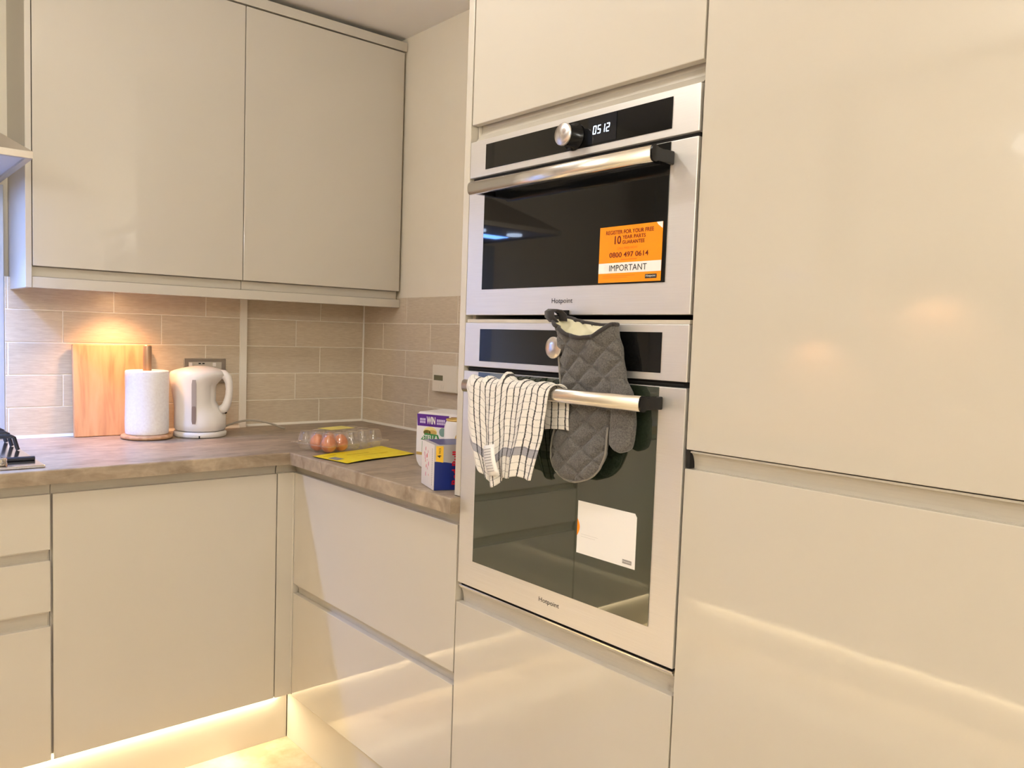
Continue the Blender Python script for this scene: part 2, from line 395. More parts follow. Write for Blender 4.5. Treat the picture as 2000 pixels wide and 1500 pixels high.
g = obj('grout', MB().box(-.525, 0, .0015, .006, WT, 1.42), GROUT, wall_back)
tiling(wall_back, [(4, [-.521, -.2035, -.003]), (3, [-.521, -.312, -.003]), (2, [-.521, -.204, -.003]), (1, [-.521, -.312, -.003]), (0, [-.521, -.205, -.003])],
       None, 0, lambda t: (t, .0072))
obj('boxed_out_section', MB().box(-1.99, -.532, -.018, .006, WT, 1.42), PAINT, wall_back, label='section of wall standing slightly proud left of the white corner trim')
obj('grout', MB().box(-1.331, -.555, -.0245, -.018, WT, 1.42), GROUT, wall_back)
tiling(wall_back, [(4, [-1.331, -1.323, -1.005, -.687, -.556]), (3, [-1.331, -1.164, -.846, -.556]), (2, [-1.331, -1.323, -1.005, -.687, -.556]),
                   (1, [-1.331, -1.164, -.846, -.556]), (0, [-1.331, -1.323, -1.005, -.687, -.556])], None, 0, lambda t: (t, -.0188))
obj('grout', MB().box(.0015, .006, -1.44, 0, WT, 1.4205), GROUT, wall_right)
tiling(wall_right, [(4, [-.003, -.307, -.624, -.94, -1.26, -1.44]), (3, [-.003, -.148, -.465, -.782, -1.10, -1.44]), (2, [-.003, -.307, -.624, -.94, -1.26, -1.44]),
                    (1, [-.003, -.148, -.465, -.782, -1.10, -1.44]), (0, [-.003, -.307, -.624, -.94, -1.26, -1.44])], None, -PI/2, lambda t: (.0072, t))
# opposite wall (seen in the glossy doors)
obj('grout', MB().box(LX-.006, LX-.0015, -3.6, 0, WT, 1.42), GROUT, wall_left)
for_rows = []
for k in range(5):
    js = [-.68]; t = -.68-(.159 if k % 2 else .318)
    while t > -3.3: js.append(t); t -= .318
    for_rows.append((k, js+[-3.4]))
tiling(wall_left, for_rows, None, PI/2, lambda t: (LX-.0072, t))
# white corner trim where the proud section ends, sealant beads
t = struct('trim_1', MB().box(-.5555, -.529, -.0275, -.0248, WT, 1.40, .001).box(-.5315, -.5285, -.0272, .006, WT, 1.40, .001), SEAL, 'white vertical corner trim on the tiled wall right of the kettle')
struct('trim_2', MB().prism([(0, WT), (-.006, WT), (0, WT+.009)], -.528, 0, 'x').prism([(-.0262, WT), (-.033, WT), (-.0262, WT+.009)], -1.331, -.556, 'x'), SEAL, 'white sealant bead along the back of the worktop')
struct('trim_3', MB().prism([(0, WT), (-.006, WT), (0, WT+.009)], -1.44, 0, 'y'), SEAL, 'white sealant bead where worktop meets the right wall')
struct('trim_4', MB().prism([(-.004, .0), (0, 0), (0, -.004)], WT, 1.42, 'z'), SEAL, 'pale sealant line in the tiled corner')
tag(obj('splashback_panel', MB().box(-1.985, -1.3325, -.0275, -.0185, WT+.001, 1.70, .001), mat('bluish_steel_splashback', srgb(190, 196, 206), .35, metal=.3)),
    'smooth grey splashback panel behind the hob, left of the tiles', 'splashback')

# ------------------------------------------------------------------ worktops
wt = MB().prism([(-3.185, -.028), (-1.99, -.028), (-.53, -.028), (-.53, 0), (0, 0), (0, -1.4415), (-D, -1.4415), (-D, -1.465), (-WD, -1.465), (-WD, -WD), (-3.185, -WD)], WB, WT, 'z')
bmw = bmesh.new(); _m = wt.mesh('tmp', [WORK]); bmw.from_mesh(_m)
ed = [e for e in bmw.edges if all(abs(v.co.z-WT) < 1e-5 for v in e.verts) and (all(abs(v.co.x+WD) < 1e-5 for v in e.verts) or all(abs(v.co.y+WD) < 1e-5 for v in e.verts))]
bmesh.ops.bevel(bmw, geom=ed, offset=.004, segments=3, profile=.5, affect='EDGES')
worktop = tag(obj('worktop', MB().bm(bmw), WORK), 'L-shaped mottled beige stone-effect kitchen worktop in the corner', 'worktop')
tag(obj('worktop', MB().box(-3.185, -2.51, -3.4, -WD-.002, WB, WT, .003), WORK), 'straight stone-effect worktop on the opposite run, seen only in reflections', 'worktop')

# ------------------------------------------------------------------ cabinets
def arcrail(mb, axis, a, b, front, ztop, zbot, sgn=-1, depth=.022):
    """concave grip rail; profile in (horizontal, z), front = face position, sgn direction towards the room"""
    back = front-sgn*depth
    pts = [(front-sgn*.004, ztop)]
    n = 7
    for i in range(n+1):
        t = i/n*PI/2
        pts.append((front-sgn*(.004+(depth-.009)*math.sin(t)), ztop-.003-(ztop-zbot-.003)*(1-math.cos(t))))
    pts += [(back, zbot-.012), (back-sgn*.006, zbot-.012), (back-sgn*.006, ztop)]
    mb.prism(pts, a, b, axis); return mb
def front_back(a, b, z0, z1, y=-D, th=.019, bev=.0014): return MB().box(a, b, y, y+th, z0, z1, bev)   # door facing -y
def front_right(a, b, z0, z1, x=-D, th=.019, bev=.0014): return MB().box(x, x+th, b, a, z0, z1, bev)  # door facing -x
DB = .138
# base cabinet under the back worktop: one tall door
c = thing('base_cabinet', 'cream gloss base cabinet with one wide door between the drawers and the corner', 'cabinet', (-1.016, -.3, .14))
obj('carcass', MB().box(-1.330, -.702, -D+.021, -.04, .145, WB-.034), CARC, c)
obj('door', front_back(-1.3265, -.7025, DB, .842), DOOR, c)
obj('grip_rail', arcrail(MB(), 'x', -1.329, -.702, -D, WB, .841), RAIL, c)
# drawer unit at far left
c = thing('drawer_cabinet', 'cream gloss three-drawer base cabinet under the hob at the left edge', 'cabinet', (-1.63, -.3, .14))
obj('carcass', MB().box(-1.936, -1.334, -D+.055, -.04, .145, WB-.034), CARC, c)
for z0, z1 in ((.698, .842), (.536, .669), (DB, .496)):
    obj('drawer_front', front_back(-1.934, -1.3325, z0, z1), DOOR, c)
obj('grip_rail', arcrail(MB(), 'x', -1.936, -1.3305, -D, WB, .841), RAIL, c)
obj('grip_rail', arcrail(MB(), 'x', -1.936, -1.3365, -D, .698, .669), RAIL, c)
obj('grip_rail', arcrail(MB(), 'x', -1.936, -1.3365, -D, .536, .496), RAIL, c)
obj('side_panel', MB().box(-1.3355, -1.3315, -D+.02, -.04, .145, WB-.002), CARC, c)
c = thing('base_cabinet', 'cream gloss base cabinet left of the hob drawers, beyond the frame edge', 'cabinet', (-2.24, -.3, .14))
obj('carcass', MB().box(-2.535, -1.941, -D+.021, -.04, .145, WB-.034), CARC, c)
obj('door', front_back(-2.53, -1.9385, DB, .842), DOOR, c)
obj('grip_rail', arcrail(MB(), 'x', -2.53, -1.939, -D, WB, .841), RAIL, c)
# corner post
c = thing('corner_cabinet', 'cream inside-corner post and blind cabinet where the two runs meet', 'cabinet', (-.35, -.35, .14))
obj('carcass', MB().box(-.698, -.03, -.60, -.03, .145, WB-.034), CARC, c)
obj('corner_post', MB().prism([(-.6995, -D), (-D-.001, -D), (-D, -D-.001), (-D, -.6535), (-D+.019, -.6535), (-D+.019, -D+.019), (-.6995, -D+.019)], DB, .842, 'z'), DOOR, c)
obj('grip_rail', arcrail(MB(), 'x', -.6985, -.618, -D, WB, .841), RAIL, c)
# right run: two deep drawers
c = thing('drawer_cabinet', 'cream gloss cabinet with two deep drawers right of the inside corner', 'cabinet', (-.3, -1.05, .14))
obj('carcass', MB().box(-D+.055, -.03, -1.452, -.66, .145, WB-.034), CARC, c)
obj('drawer_front', front_right(-.6565, -1.4565, .4945, .843), DOOR, c)
obj('drawer_front', front_right(-.6565, -1.4565, DB-.002, .4645), DOOR, c)
obj('grip_rail', arcrail(MB(), 'y', -1.4575, -.618, -D, WB, .842), RAIL, c)
obj('grip_rail', arcrail(MB(), 'y', -1.451, -.664, -D, .4945, .4645), RAIL, c)
obj('side_panel', MB().box(-D+.0205, -.03, -.6635, -.6545, .145, WB-.034), CARC, c); obj('side_panel', MB().box(-D+.0205, -.03, -1.4575, -1.4515, .145, WB-.034), CARC, c)
# oven housing
Y1, Y2 = -1.4645, -2.0600
c = thing('oven_housing_cabinet', 'tall cream cabinet holding both ovens, with a top door and a bottom drawer', 'cabinet', (-.33, -1.76, .14))
obj('end_panel', MB().box(-D, .004, -1.4625, -1.4425, WT+.001, 2.39, .001), PANEL, c)
obj('side_panel', MB().box(-D+.0205, -.03, -1.4745, -1.464, .145, 2.385), CARC, c); obj('side_panel', MB().box(-D+.0205, -.03, -2.0615, -2.0505, .145, 2.385), CARC, c)
obj('back_panel', MB().box(-.05, -.03, -2.05, -1.475, .145, 2.385), CARC, c)
for bx in ((-D+.002, -.06, -2.0570, Y1-.003, 1.3085, 1.3155), (-D+.03, -.06, -2.05, -1.475, .645, .680), (-D+.03, -.06, -2.05, -1.475, 1.745, 1.765)): obj('shelf', MB().box(*bx), CARC, c)
obj('door', front_right(-1.4665, -2.0590, 1.7425, 2.352), DOOR, c)
obj('grip_rail', MB().prism([(-D+.024, 1.7425+.02), (-D+.024, 1.736), (-D+.020, 1.722), (-D+.010, 1.712), (-D+.006, 1.7075), (-D+.034, 1.7075), (-D+.034, 1.7625)], -2.0575, -1.475, 'y'), RAIL, c)
obj('drawer_front', front_right(-1.4605, -2.0590, DB-.002, .6655), DOOR, c)
obj('grip_rail', arcrail(MB(), 'y', -2.0575, -1.468, -D, .7035, .6655), RAIL, c)
# tall fridge housing
c = thing('tall_cabinet', 'tall glossy cream cabinet with two full-height doors on the right', 'cabinet', (-.33, -2.36, .14))
obj('carcass', MB().box(-D+.022, -.03, -2.663, -2.0645, .145, 1.065).box(-D+.022, -.03, -2.663, -2.0645, 1.11, 2.385), CARC, c)
obj('door', front_right(-2.0635, -2.6635, 1.0975, 2.352), DOOR, c)
obj('door', front_right(-2.0625, -2.6635, DB-.002, 1.0650), DOOR, c)
obj('grip_rail', arcrail(MB(), 'y', -2.6635, -2.0700, -D, 1.0955, 1.0645), RAIL, c)
obj('gap_shade', MB().box(-D+.004, -D+.02, -2.0690, -2.0620, 1.0655, 1.0970), DARK, c, label='dark strip standing in for the shade at the end of the grip rail')  # near-black strip painted in as the shade of the notch
c = thing('tall_cabinet', 'second tall glossy cream cabinet beyond the right frame edge', 'cabinet', (-.33, -2.97, .14))
obj('carcass', MB().box(-D+.022, -.03, -3.267, -2.6685, .145, 2.385), CARC, c)
obj('door', front_right(-2.6665, -3.2665, DB-.002, 2.352), DOOR, c)
tag(obj('top_filler', MB().box(-D+.002, -D+.02, -3.267, -1.4665, 2.356, 2.391, .001), PANEL), 'cream filler strip above the tall cabinet doors', 'trim')
# plinths and LED tape
tag(obj('plinth', MB().box(-3.0, -.6325, -.597, -.582, FL, .1375, .0008), PANEL), 'cream plinth under the back cabinets, brightly lit by LED tape', 'plinth')
tag(obj('plinth', MB().box(-.6315, -.6165, -3.267, -.60, FL, .1355, .0008), PANEL), 'cream plinth under the drawers and ovens on the right', 'plinth')
tag(obj('plinth', MB().box(-2.615, -2.60, -3.4, -.70, FL, .1355, .0008), PANEL), 'cream plinth of the opposite run, seen only in reflections', 'plinth')
def led_tape(label, horizontal, a, b, fixed):
    r = thing('led_tape', label, 'light strip', ((a+b)/2, fixed, .131) if horizontal else (fixed, (a+b)/2, .131))
    tp, ld = MB(), MB(); n = int(abs(b-a)/.0167)
    if horizontal: tp.box(a, b, fixed-.004, fixed+.004, .1315, .1335)
    else: tp.box(fixed-.004, fixed+.004, a, b, .1215, .1235)
    obj('tape', tp, LEDT, r)
    for i in range(n):
        q = a+(b-a)*(i+.5)/n
        if horizontal: ld.box(q-.0022, q+.0022, fixed-.002, fixed+.002, .1300, .1315)
        else: ld.box(fixed-.002, fixed+.002, q-.0022, q+.0022, .1200, .1215)
    o = obj('led', ld, LEDM, r); o['kind'] = 'stuff'
led_tape('warm LED tape under the back cabinets just above the plinth', True, -2.55, -.66, -.606)
led_tape('warm LED tape under the opposite cabinets, seen as dots in the oven glass', False, -3.35, -.75, -2.588)

# wall cabinets
YU = -.263
c = thing('wall_cabinet', 'left cream wall cabinet beside the extractor hood', 'cabinet', (-.98, -.13, 1.41), group=None)
obj('carcass', MB().box(-1.297, -.652, YU+.022, -.003, 1.413, 2.352), CARC, c)
obj('door', front_back(-1.2960, -.6525, 1.4445, 2.352, YU), DOOR, c)
obj('end_panel', MB().box(-1.3150, -1.2985, YU, .004, 1.381, 2.352, .0008), PANEL, c)
obj('grip_recess', MB().box(-1.297, -.6525, YU+.0175, YU+.0215, 1.4145, 1.4425), RAIL, c)
c = thing('wall_cabinet', 'right cream wall cabinet in the corner above the dark tiles', 'cabinet', (-.33, -.13, 1.41))
obj('carcass', MB().box(-.650, -.006, YU+.022, -.003, 1.413, 2.352), CARC, c)
obj('door', front_back(-.6495, -.0075, 1.4445, 2.352, YU), DOOR, c)
obj('grip_recess', MB().box(-.6495, -.012, YU+.0175, YU+.0215, 1.4145, 1.4425), RAIL, c)
tag(obj('light_pelmet', MB().box(-1.2975, -.002, YU+.001, YU+.021, 1.381, 1.4125, .001), PANEL), 'long cream light pelmet under both wall cabinets', 'trim')
tag(obj('top_filler', MB().box(-1.3150, 0.002, YU-.001, YU+.017, 2.3575, 2.391, .001), PANEL), 'cream filler strip above the wall cabinets below the ceiling', 'trim')
# under cabinet light
c = thing('under_cabinet_light', 'small round warm light under the left wall cabinet above the wooden board', 'light', (-1.012, -.1, 1.39))
obj('housing', MB().lathe([(.034, 0), (.034, .022), (.03, .023)], 32, (-1.012, -.1, 1.390)), SOCK, c)
obj('lens', MB().lathe([(.026, -.001), (.026, .0005)], 32, (-1.012, -.1, 1.390)), PLAMP, c)

# opposite run: seen in the gloss fronts and oven glass
for i, (a, b) in enumerate(((-.70, -1.30), (-1.304, -1.90), (-1.904, -2.50), (-2.504, -3.10))):
    c = thing('base_cabinet', ['corner', 'second', 'third', 'fourth'][i]+' cream base cabinet of the opposite run, seen only in reflections', 'cabinet', (-2.85, (a+b)/2, .14))
    obj('carcass', MB().box(-3.18, -2.563, b, a, .145, WB-.034), CARC, c)
    if i == 2:
        for z0, z1 in ((.66, .842), (.40, .63), (DB, .37)): obj('drawer_front', MB().box(-2.56, -2.541, b+.002, a-.002, z0, z1, .0014), DOOR, c)
    else: obj('door', MB().box(-2.56, -2.541, b+.002, a-.002, DB, .842, .0014), DOOR, c)
    obj('grip_rail', arcrail(MB(), 'y', b, a, -2.541, WB, .841, sgn=1), RAIL, c)
for i, (a, b, z) in enumerate(((-.36, -1.09, 1.39), (-1.27, -1.98, 1.58), (-1.984, -2.60, 1.58))):
    c = thing('wall_cabinet', ['lower hung', 'higher hung', 'last'][i]+' wall cabinet of the opposite run, seen only in reflections', 'cabinet', (-3.03, (a+b)/2, z))
    obj('carcass', MB().box(-3.19, -2.91, b, a, z+.03, 2.352), CARC, c)
    obj('door', MB().box(-2.908, -2.889, b+.002, a-.002, z+.045, 2.352, .0014), DOOR, c)
    obj('pelmet', MB().box(-2.91, -2.892, b, a, z, z+.032), PANEL, c)
tag(obj('wall_box', MB().box(-3.19, -3.0, -1.255, -1.11, 1.37, 1.575, .003), WPLAS), 'white box on the opposite wall, seen only in reflections', 'box')
c = thing('kitchen_tap', 'chrome mixer tap on the opposite worktop, seen only in reflections', 'tap', (-3.08, -1.75, WT))
obj('spout', MB().tube([(-3.08, -1.75, WT), (-3.08, -1.75, 1.10), (-3.06, -1.75, 1.16), (-3.01, -1.75, 1.19), (-2.95, -1.75, 1.16), (-2.93, -1.75, 1.11)], .011, 12), POLISH, c)
obj('base', MB().lathe([(.026, 0), (.026, .03), (.018, .05)], 24, (-3.08, -1.75, WT)), POLISH, c)
obj('lever', MB().tube([(-3.08, -1.775, .96), (-3.06, -1.83, .99)], .006), POLISH, c)

# ceiling lamps added out of view to light the room
for i, (x, y, z, p) in enumerate(ADDED_LAMPS):
    c = thing('added_ceiling_light', ['added opal globe ceiling light, unseen behind the camera', 'added opal globe ceiling light in the middle of the kitchen, unseen above the frame', 'added opal globe ceiling light at the far end, unseen behind the camera'][i], 'light', (x, y, z))
    obj('ceiling_rose', MB().lathe([(.055, 2.411), (.055, 2.395), (.012, 2.390), (.012, min(z+.07, 2.389))], 32, (x, y, 0)), WPLAS, c)
    obj('globe', MB().lathe([((.085 if z < 2.3 else .075)*math.sin(PI*k/16)+.0005, z-(.085 if z < 2.3 else .060)*math.cos(PI*k/16)) for k in range(17)], 32, (x, y, 0)), mat('added_lamp_globe', (1, 1, 1, 1), .5, emit=LAMPC, estr=p), c)

# ------------------------------------------------------------------ compact oven (upper)
OX = -D-.0015
c = thing('compact_oven', 'upper built-in stainless steel compact oven with digital clock and orange sticker', 'oven', (-.40, -1.762, 1.324))
YA, YB = -1.4655, -2.0585
obj('body', MB().box(-D+.022, -.10, -2.045, -1.480, 1.326, 1.700), DARK, c)
def plate(ya, yb, z0, z1, th=.020, bev=.0012): return MB().box(OX, OX+th, yb, ya, z0, z1, bev)
o = obj('control_panel', plate(YA, YB, 1.6265, 1.7050), STEEL, c)
obj('display_glass', MB().box(OX-.0012, OX+.001, -2.0045, -1.5185, 1.6395, 1.6930, .0004), BGLASS, o)
dg = MB().box(OX-.0022, OX-.0012, -1.883, -1.815, 1.6425, 1.6915)
SEG = {'0': 'abcdef', '1': 'bc', '2': 'abged', '5': 'afgcd'}
def digit(mb, ch, y, z, w, h, mi):
    s_ = .0016; sk = .10*h
    def seg(u0, v0, u1, v1):
        T = FX(OX, y, z, .0023)
        def sh(u, v): return (u+sk*v/h, v, 0)
        vs = [sh(u0, v0), sh(u1, v0), sh(u1, v1), sh(u0, v1)]; vs = vs+[(q[0], q[1], .0002) for q in vs]
        mb.add(vs, [(0, 1, 2, 3), (4, 5, 6, 7), (0, 1, 5, 4), (1, 2, 6, 5), (2, 3, 7, 6), (3, 0, 4, 7)], mi, False, T)
    S = {'a': (s_*.5, h-s_, w-s_*.5, h), 'g': (s_*.5, h/2-s_/2, w-s_*.5, h/2+s_/2), 'd': (s_*.5, 0, w-s_*.5, s_), 'f': (0, h/2+.0003, s_, h-.0005), 'b': (w-s_, h/2+.0003, w, h-.0005),
         'e': (0, .0005, s_, h/2-.0003), 'c': (w-s_, .0005, w, h/2-.0003)}
    for k in SEG[ch]: seg(*S[k])
for ch, y in (('0', -1.8265), ('5', -1.8375), ('1', -1.8475), ('2', -1.8585)): digit(dg, ch, y, 1.6595, .0078, .0155, 1)
obj('clock_display', dg, [CLOCKBG, CLOCK], o)
def knob(parent_, y, z):
    T = Matrix(((0, 0, -1, OX-.001), (-1, 0, 0, y), (0, 1, 0, z), (0, 0, 0, 1)))
    k = obj('knob', MB().lathe([(.026, 0), (.026, .003), (.0205, .005), (.0200, .029)], 40, T=T), BLACK, parent_)
    obj('knob_cap', MB().lathe([(.0202, .0290), (.0212, .0300), (.0212, .0325), (.0200, .0338)], 48, T=T), KCAP, k, label='bright spun metal cap')
KCAP = mat('spun_knob_cap', srgb(226, 220, 216), .24, metal=1)
bsdf(KCAP).inputs['Anisotropic'].default_value = .8
_tg = N(KCAP, 'ShaderNodeTangent'); _tg.direction_type = 'RADIAL'; _tg.axis = 'X'; L(KCAP, _tg.outputs[0], bsdf(KCAP).inputs['Tangent'])
knob(c, -1.779, 1.6635)
d = obj('door', plate(YA, YB, 1.3245, 1.6185, .022), STEEL, c)
obj('door_glass', MB().box(OX-.0014, OX+.001, -2.0045, -1.5190, 1.3800, 1.6175, .0004), BGLASS, d)
obj('gap_strip', MB().box(-D+.008, -D+.016, -2.055, -1.469, 1.6180, 1.6270), DARK, c)
def bar_handle(parent_, z, ya=-1.536, yb=-2.011, label=None):
    prof = []
    for i in range(20):
        t = 2*PI*i/20
        prof.append((-.703+.0095*math.copysign(abs(math.cos(t))**.8, math.cos(t)), z+.0135*math.copysign(abs(math.sin(t))**.8, math.sin(t))))
    h = obj('handle', MB().loft([[(q[0], y, q[1]) for q in prof] for y in (ya, yb)]), ALU, parent_, label='satin aluminium bar handle')
    for y, s_ in ((ya, 1), (yb, -1)):
        e = MB()
        if s_ > 0:
            obj('bracket', e.box(-.700, OX-.001, y-.018, y-.004, z-.0115, z+.0115, .002), BLACK, parent_, label='black plastic end bracket'); continue
        rim = [(-.703+(q[0]+.703)*(1.04 if s_ < 0 else .9), z+(q[1]-z)*(1.04 if s_ < 0 else .9)) for q in prof]
        e.loft([[(q[0], yy, q[1]) for q in rim] for yy in (y, y+s_*.004)], smooth=False)
        e.box(-.700, OX-.001, min(y+s_*.0025, y-s_*.016), max(y+s_*.0025, y-s_*.016), z-.0115, z+.0115, .002)
        obj('bracket', e, BLACK, parent_, label='black plastic end bracket')
bar_handle(d, 1.5885)
def H(body, y, z, w_, h_): return MB().text(body, FX(OX, y, z, .0002), w=w_, h=h_, thick=.0002)
obj('lettering', H('Hotpoint', -1.7345, 1.3445, .0560, .0125), TEXT, d)
# orange sticker, lettering in the same mesh (flat print)
S_ = MB()
SY, SZ = -1.8550, 1.3830
TS = FX(OX-.0014, SY, SZ)
def sbox(u0, u1, v0, v1, t0, t1, mi): S_.box(u0, u1, v0, v1, t0, t1, 0, mi, TS)
sbox(0, .1415, 0, .1015, 0, .0005, 0); sbox(0, .1415, .0170, .0355, .0005, .0007, 1)
TT = TS @ Matrix.Translation((0, 0, .0008))
S_.text('REGISTER FOR YOUR FREE', TT @ Matrix.Translation((.0150, .0870, 0)), w=.108, h=.0072, mi=2, bold=.012)
S_.text("10", TT @ Matrix.Translation((.0360, .0690, 0)), w=.0150, h=.0150, mi=2, bold=.02)
S_.text('YEAR PARTS', TT @ Matrix.Translation((.0540, .0775, 0)), w=.052, h=.0066, mi=2, bold=.012)
S_.text('GUARANTEE', TT @ Matrix.Translation((.0540, .0685, 0)), w=.050, h=.0066, mi=2, bold=.012)
S_.text('CALL FREE NOW', TT @ Matrix.Translation((.0430, .0595, 0)), w=.046, h=.0040, mi=4)
S_.text('0800 497 0614', TT @ Matrix.Translation((.0250, .0450, 0)), w=.0885, h=.0095, mi=2, bold=.012)
S_.text('IMPORTANT', TT @ Matrix.Translation((.0260, .0205, 0)), w=.0850, h=.0112, mi=3)
sbox(.1080, .1330, .0050, .0125, .0005, .0007, 3); S_.text('Hotpoint', TT @ Matrix.Translation((.1100, .0065, 0)), w=.0210, h=.0048, mi=1)
sbox(.010, .085, .0118, .0126, .0005, .0006, 4); sbox(.010, .068, .0085, .0092, .0005, .0006, 4); sbox(.052, .088, .0400, .0415, .0005, .0006, 4)
S_.add([(.1285, .1015, .0010), (.1415, .1015, .0010), (.1415, .0900, .0010), (.1330, .0965, .0022)], [(0, 1, 2, 3)], 1, False, TS)
obj('sticker', S_, [ORANGE, WHITE, TEXTR, TEXT, ORANGE2], d, label='orange guarantee sticker with a white IMPORTANT band')

# ------------------------------------------------------------------ lower oven
c = thing('oven', 'lower built-in stainless steel oven with tea towel and mitt hanging on it', 'oven', (-.40, -1.762, .714))
obj('body', MB().box(-D+.022, -.10, -2.045, -1.480, .716, 1.300), DARK, c)
o = obj('control_panel', plate(YA, YB, 1.2105, 1.3080), STEEL, c)
obj('display_glass', MB().box(OX-.0012, OX+.001, -2.0045, -1.5180, 1.2235, 1.2940, .0004), BGLASS, o)
knob(c, -1.776, 1.2600)
obj('vent_slot', MB().box(-D+.010, -D+.018, -2.055, -1.469, 1.2000, 1.2110).box(-D+.004, -D+.012, -2.050, -1.474, 1.2040, 1.2060), DARK, c)
d = obj('door', plate(YA, YB, .7140, 1.2000, .022), STEEL, c)
obj('door_glass', MB().box(OX-.0014, OX+.001, -2.0040, -1.5175, .7730, 1.1990, .0004), DGLASS, d)
obj('lettering', H('Hotpoint', -1.7300, .7395, .0570, .0125), TEXT, d)
bar_handle(d, 1.1715)
S2 = MB(); T2 = FX(OX-.0014, -1.8285, .8670)
S2.prism([(0, 0), (.1415, 0), (.1415, .0950), (.1370, .1015), (0, .1015)], 0, .0006, 'z', 0, T2)
S2.prism([(0, .0330)]+[(.0065*math.sin(PI*i/8), .0330+.034*i/8) for i in range(1, 8)]+[(0, .0670)], .0006, .0008, 'z', 1, T2)
S2.box(.1130, .1340, .0060, .0135, .0006, .0008, 0, 2, T2)
S2.text('Hotpoint', T2 @ Matrix.Translation((.1145, .0078, .0009)), w=.0180, h=.0042, mi=0)
for i, (a, b) in enumerate(((.010, .052), (.010, .046))): S2.box(a, b, .038-.0045*i, .0384-.0045*i, .0006, .0007, 0, 3, T2)
obj('sticker', S2, [WHITE, ORANGE, GREY, BOXS], d, label='white instruction sticker with an orange edge')
obj('bottom_trim', MB().box(-D+.001, -D+.03, -2.057, -1.467, .7045, .7085, .0008), POLISH, c)
obj('bottom_gap', MB().box(-D+.008, -D+.02, -2.055, -1.469, .7085, .7145), DARK, c)

# ------------------------------------------------------------------ tea towel over the lower handle
def interp(tab, t):
    if t <= tab[0][0]: return tab[0][1]
    for (a, u), (b, v_) in zip(tab[:-1], tab[1:]):
        if t <= b:
            k = (t-a)/(b-a); return u+(v_-u)*k
    return tab[-1][1]
HX, HZ, HR = -.703, 1.1715, .0185
NS, NT = 110, 96
tw = MB(); vs = []; uvs = []
backlen, frontlen = .075, .0
for j in range(NT+1):
    t = j/NT
    for i in range(NS+1):
        s = i/NS
        # front hem height at this s
        zf = interp([(0, 1.020), (.10, 1.000), (.30, .976), (.45, .981), (.60, 1.000), (.80, 1.004), (1, 1.008)], s)
        zf -= .003*math.sin(s*21)
        ztop = HZ
        lf = ztop-zf; lb = .078 + .012*math.sin(s*5); arc = PI*HR
        tot = lf+lb+arc; q = t*tot
        # across: width narrows towards the hem
        if q < lb:      # behind the bar, from hem up
            k = 1-q/lb; x = HX+HR*.9; z = HZ-lb+q; yl = -1.560; yr = -1.826-.003*k; front = 0
        elif q < lb+arc:
            a = (q-lb)/arc*PI; x = HX+HR*.9*math.cos(a); z = HZ+HR*1.15*math.sin(a); front = math.sin(a/2)**2
            yl = -1.560+.004*front; yr = -1.826+.020*front; k = 0
        else:
            k = (q-lb-arc)/lf; x = HX-HR*.9; z = HZ-(q-lb-arc); front = 1
            yl = interp([(0, -1.556), (.35, -1.560), (.75, -1.578), (1, -1.600)], k)
            yr = interp([(0, -1.806), (.5, -1.797), (.8, -1.783), (1, -1.776)], k)
        y = yl+(yr-yl)*s
        if front > .9: # gather in the middle
            y += -.010*k*math.sin(s*PI*2)
        # folds
        amp = (.0025+.010*k*front)
        fold = math.sin(s*2*PI*2.6+.6+k*1.2)*.55+math.sin(s*2*PI*5.3+1.9-k)*.30+math.sin(s*2*PI*9.1+k*2)*.15
        if front > .5:
            x -= amp*(1+fold)*.75+.0015
            if s < .10: x += (1-s/.10)**1.5*.020*min(1, k*3+.5)
            z += .0012*math.sin(s*60)*(1-k)
        elif q < lb: x += amp*.4*fold*.5
        if q >= lb and q < lb+arc: z += .0022*math.sin(s*31)+.0012*math.sin(s*57); z += .012*math.exp(-((s-.47)/.035)**2)*math.sin((q-lb)/arc*PI)**2
        nn = noise.noise(Vector((s*14, t*10, .3)))*.0018
        vs.append((x-nn, y, z)); uvs.append((s*.262-.004, (tot-q)))
fs = []
for j in range(NT):
    for i in range(NS):
        a = j*(NS+1)+i; fs.append((a, a+1, a+NS+2, a+NS+1))
tw.add(vs, fs, 0, True); tw.uv = uvs
c = thing('tea_towel', 'white tea towel with dark checks draped over the lower oven handle', 'towel', (-.72, -1.69, 1.19))
t_o = obj('cloth', tw, TOWEL, c)
sm = t_o.modifiers.new('thick', 'SOLIDIFY'); sm.thickness = .0016; sm.offset = 0
# care label
lb = MB(); vv = []
for j in range(7):
    k = j/6
    for i in range(4):
        s = i/3
        y = -1.648-.0320*s-.024*k; z = 1.0565+.008*s-.058*k
        x = -.7400-.008*math.sin(k*PI)*.6-.004*k
        vv.append((x-.003*math.sin(s*PI), y, z))
lb.add(vv, [(j*4+i, j*4+i+1, j*4+i+5, j*4+i+4) for j in range(6) for i in range(3)], 0, True)
lb2 = MB()
for k in range(9):
    kk = .12+.09*k; q0 = -1.648-.024*kk; lb2.add([(-.7425-.008*math.sin(kk*PI)*.6-.004*kk-.003*math.sin(s_*PI)-.0006, q0-.0320*s_, 1.0565+.008*s_-.058*kk-d_) for d_ in (0, .0012) for s_ in (.22, .5, .8)], [(0, 1, 4, 3), (1, 2, 5, 4)], 1)
lb.add(lb2.v, lb2.f, 1)
lo = obj('care_label', lb, [HAIR, GREY], c, label='white fabric care label')
sm = lo.modifiers.new('thick', 'SOLIDIFY'); sm.thickness = .0006

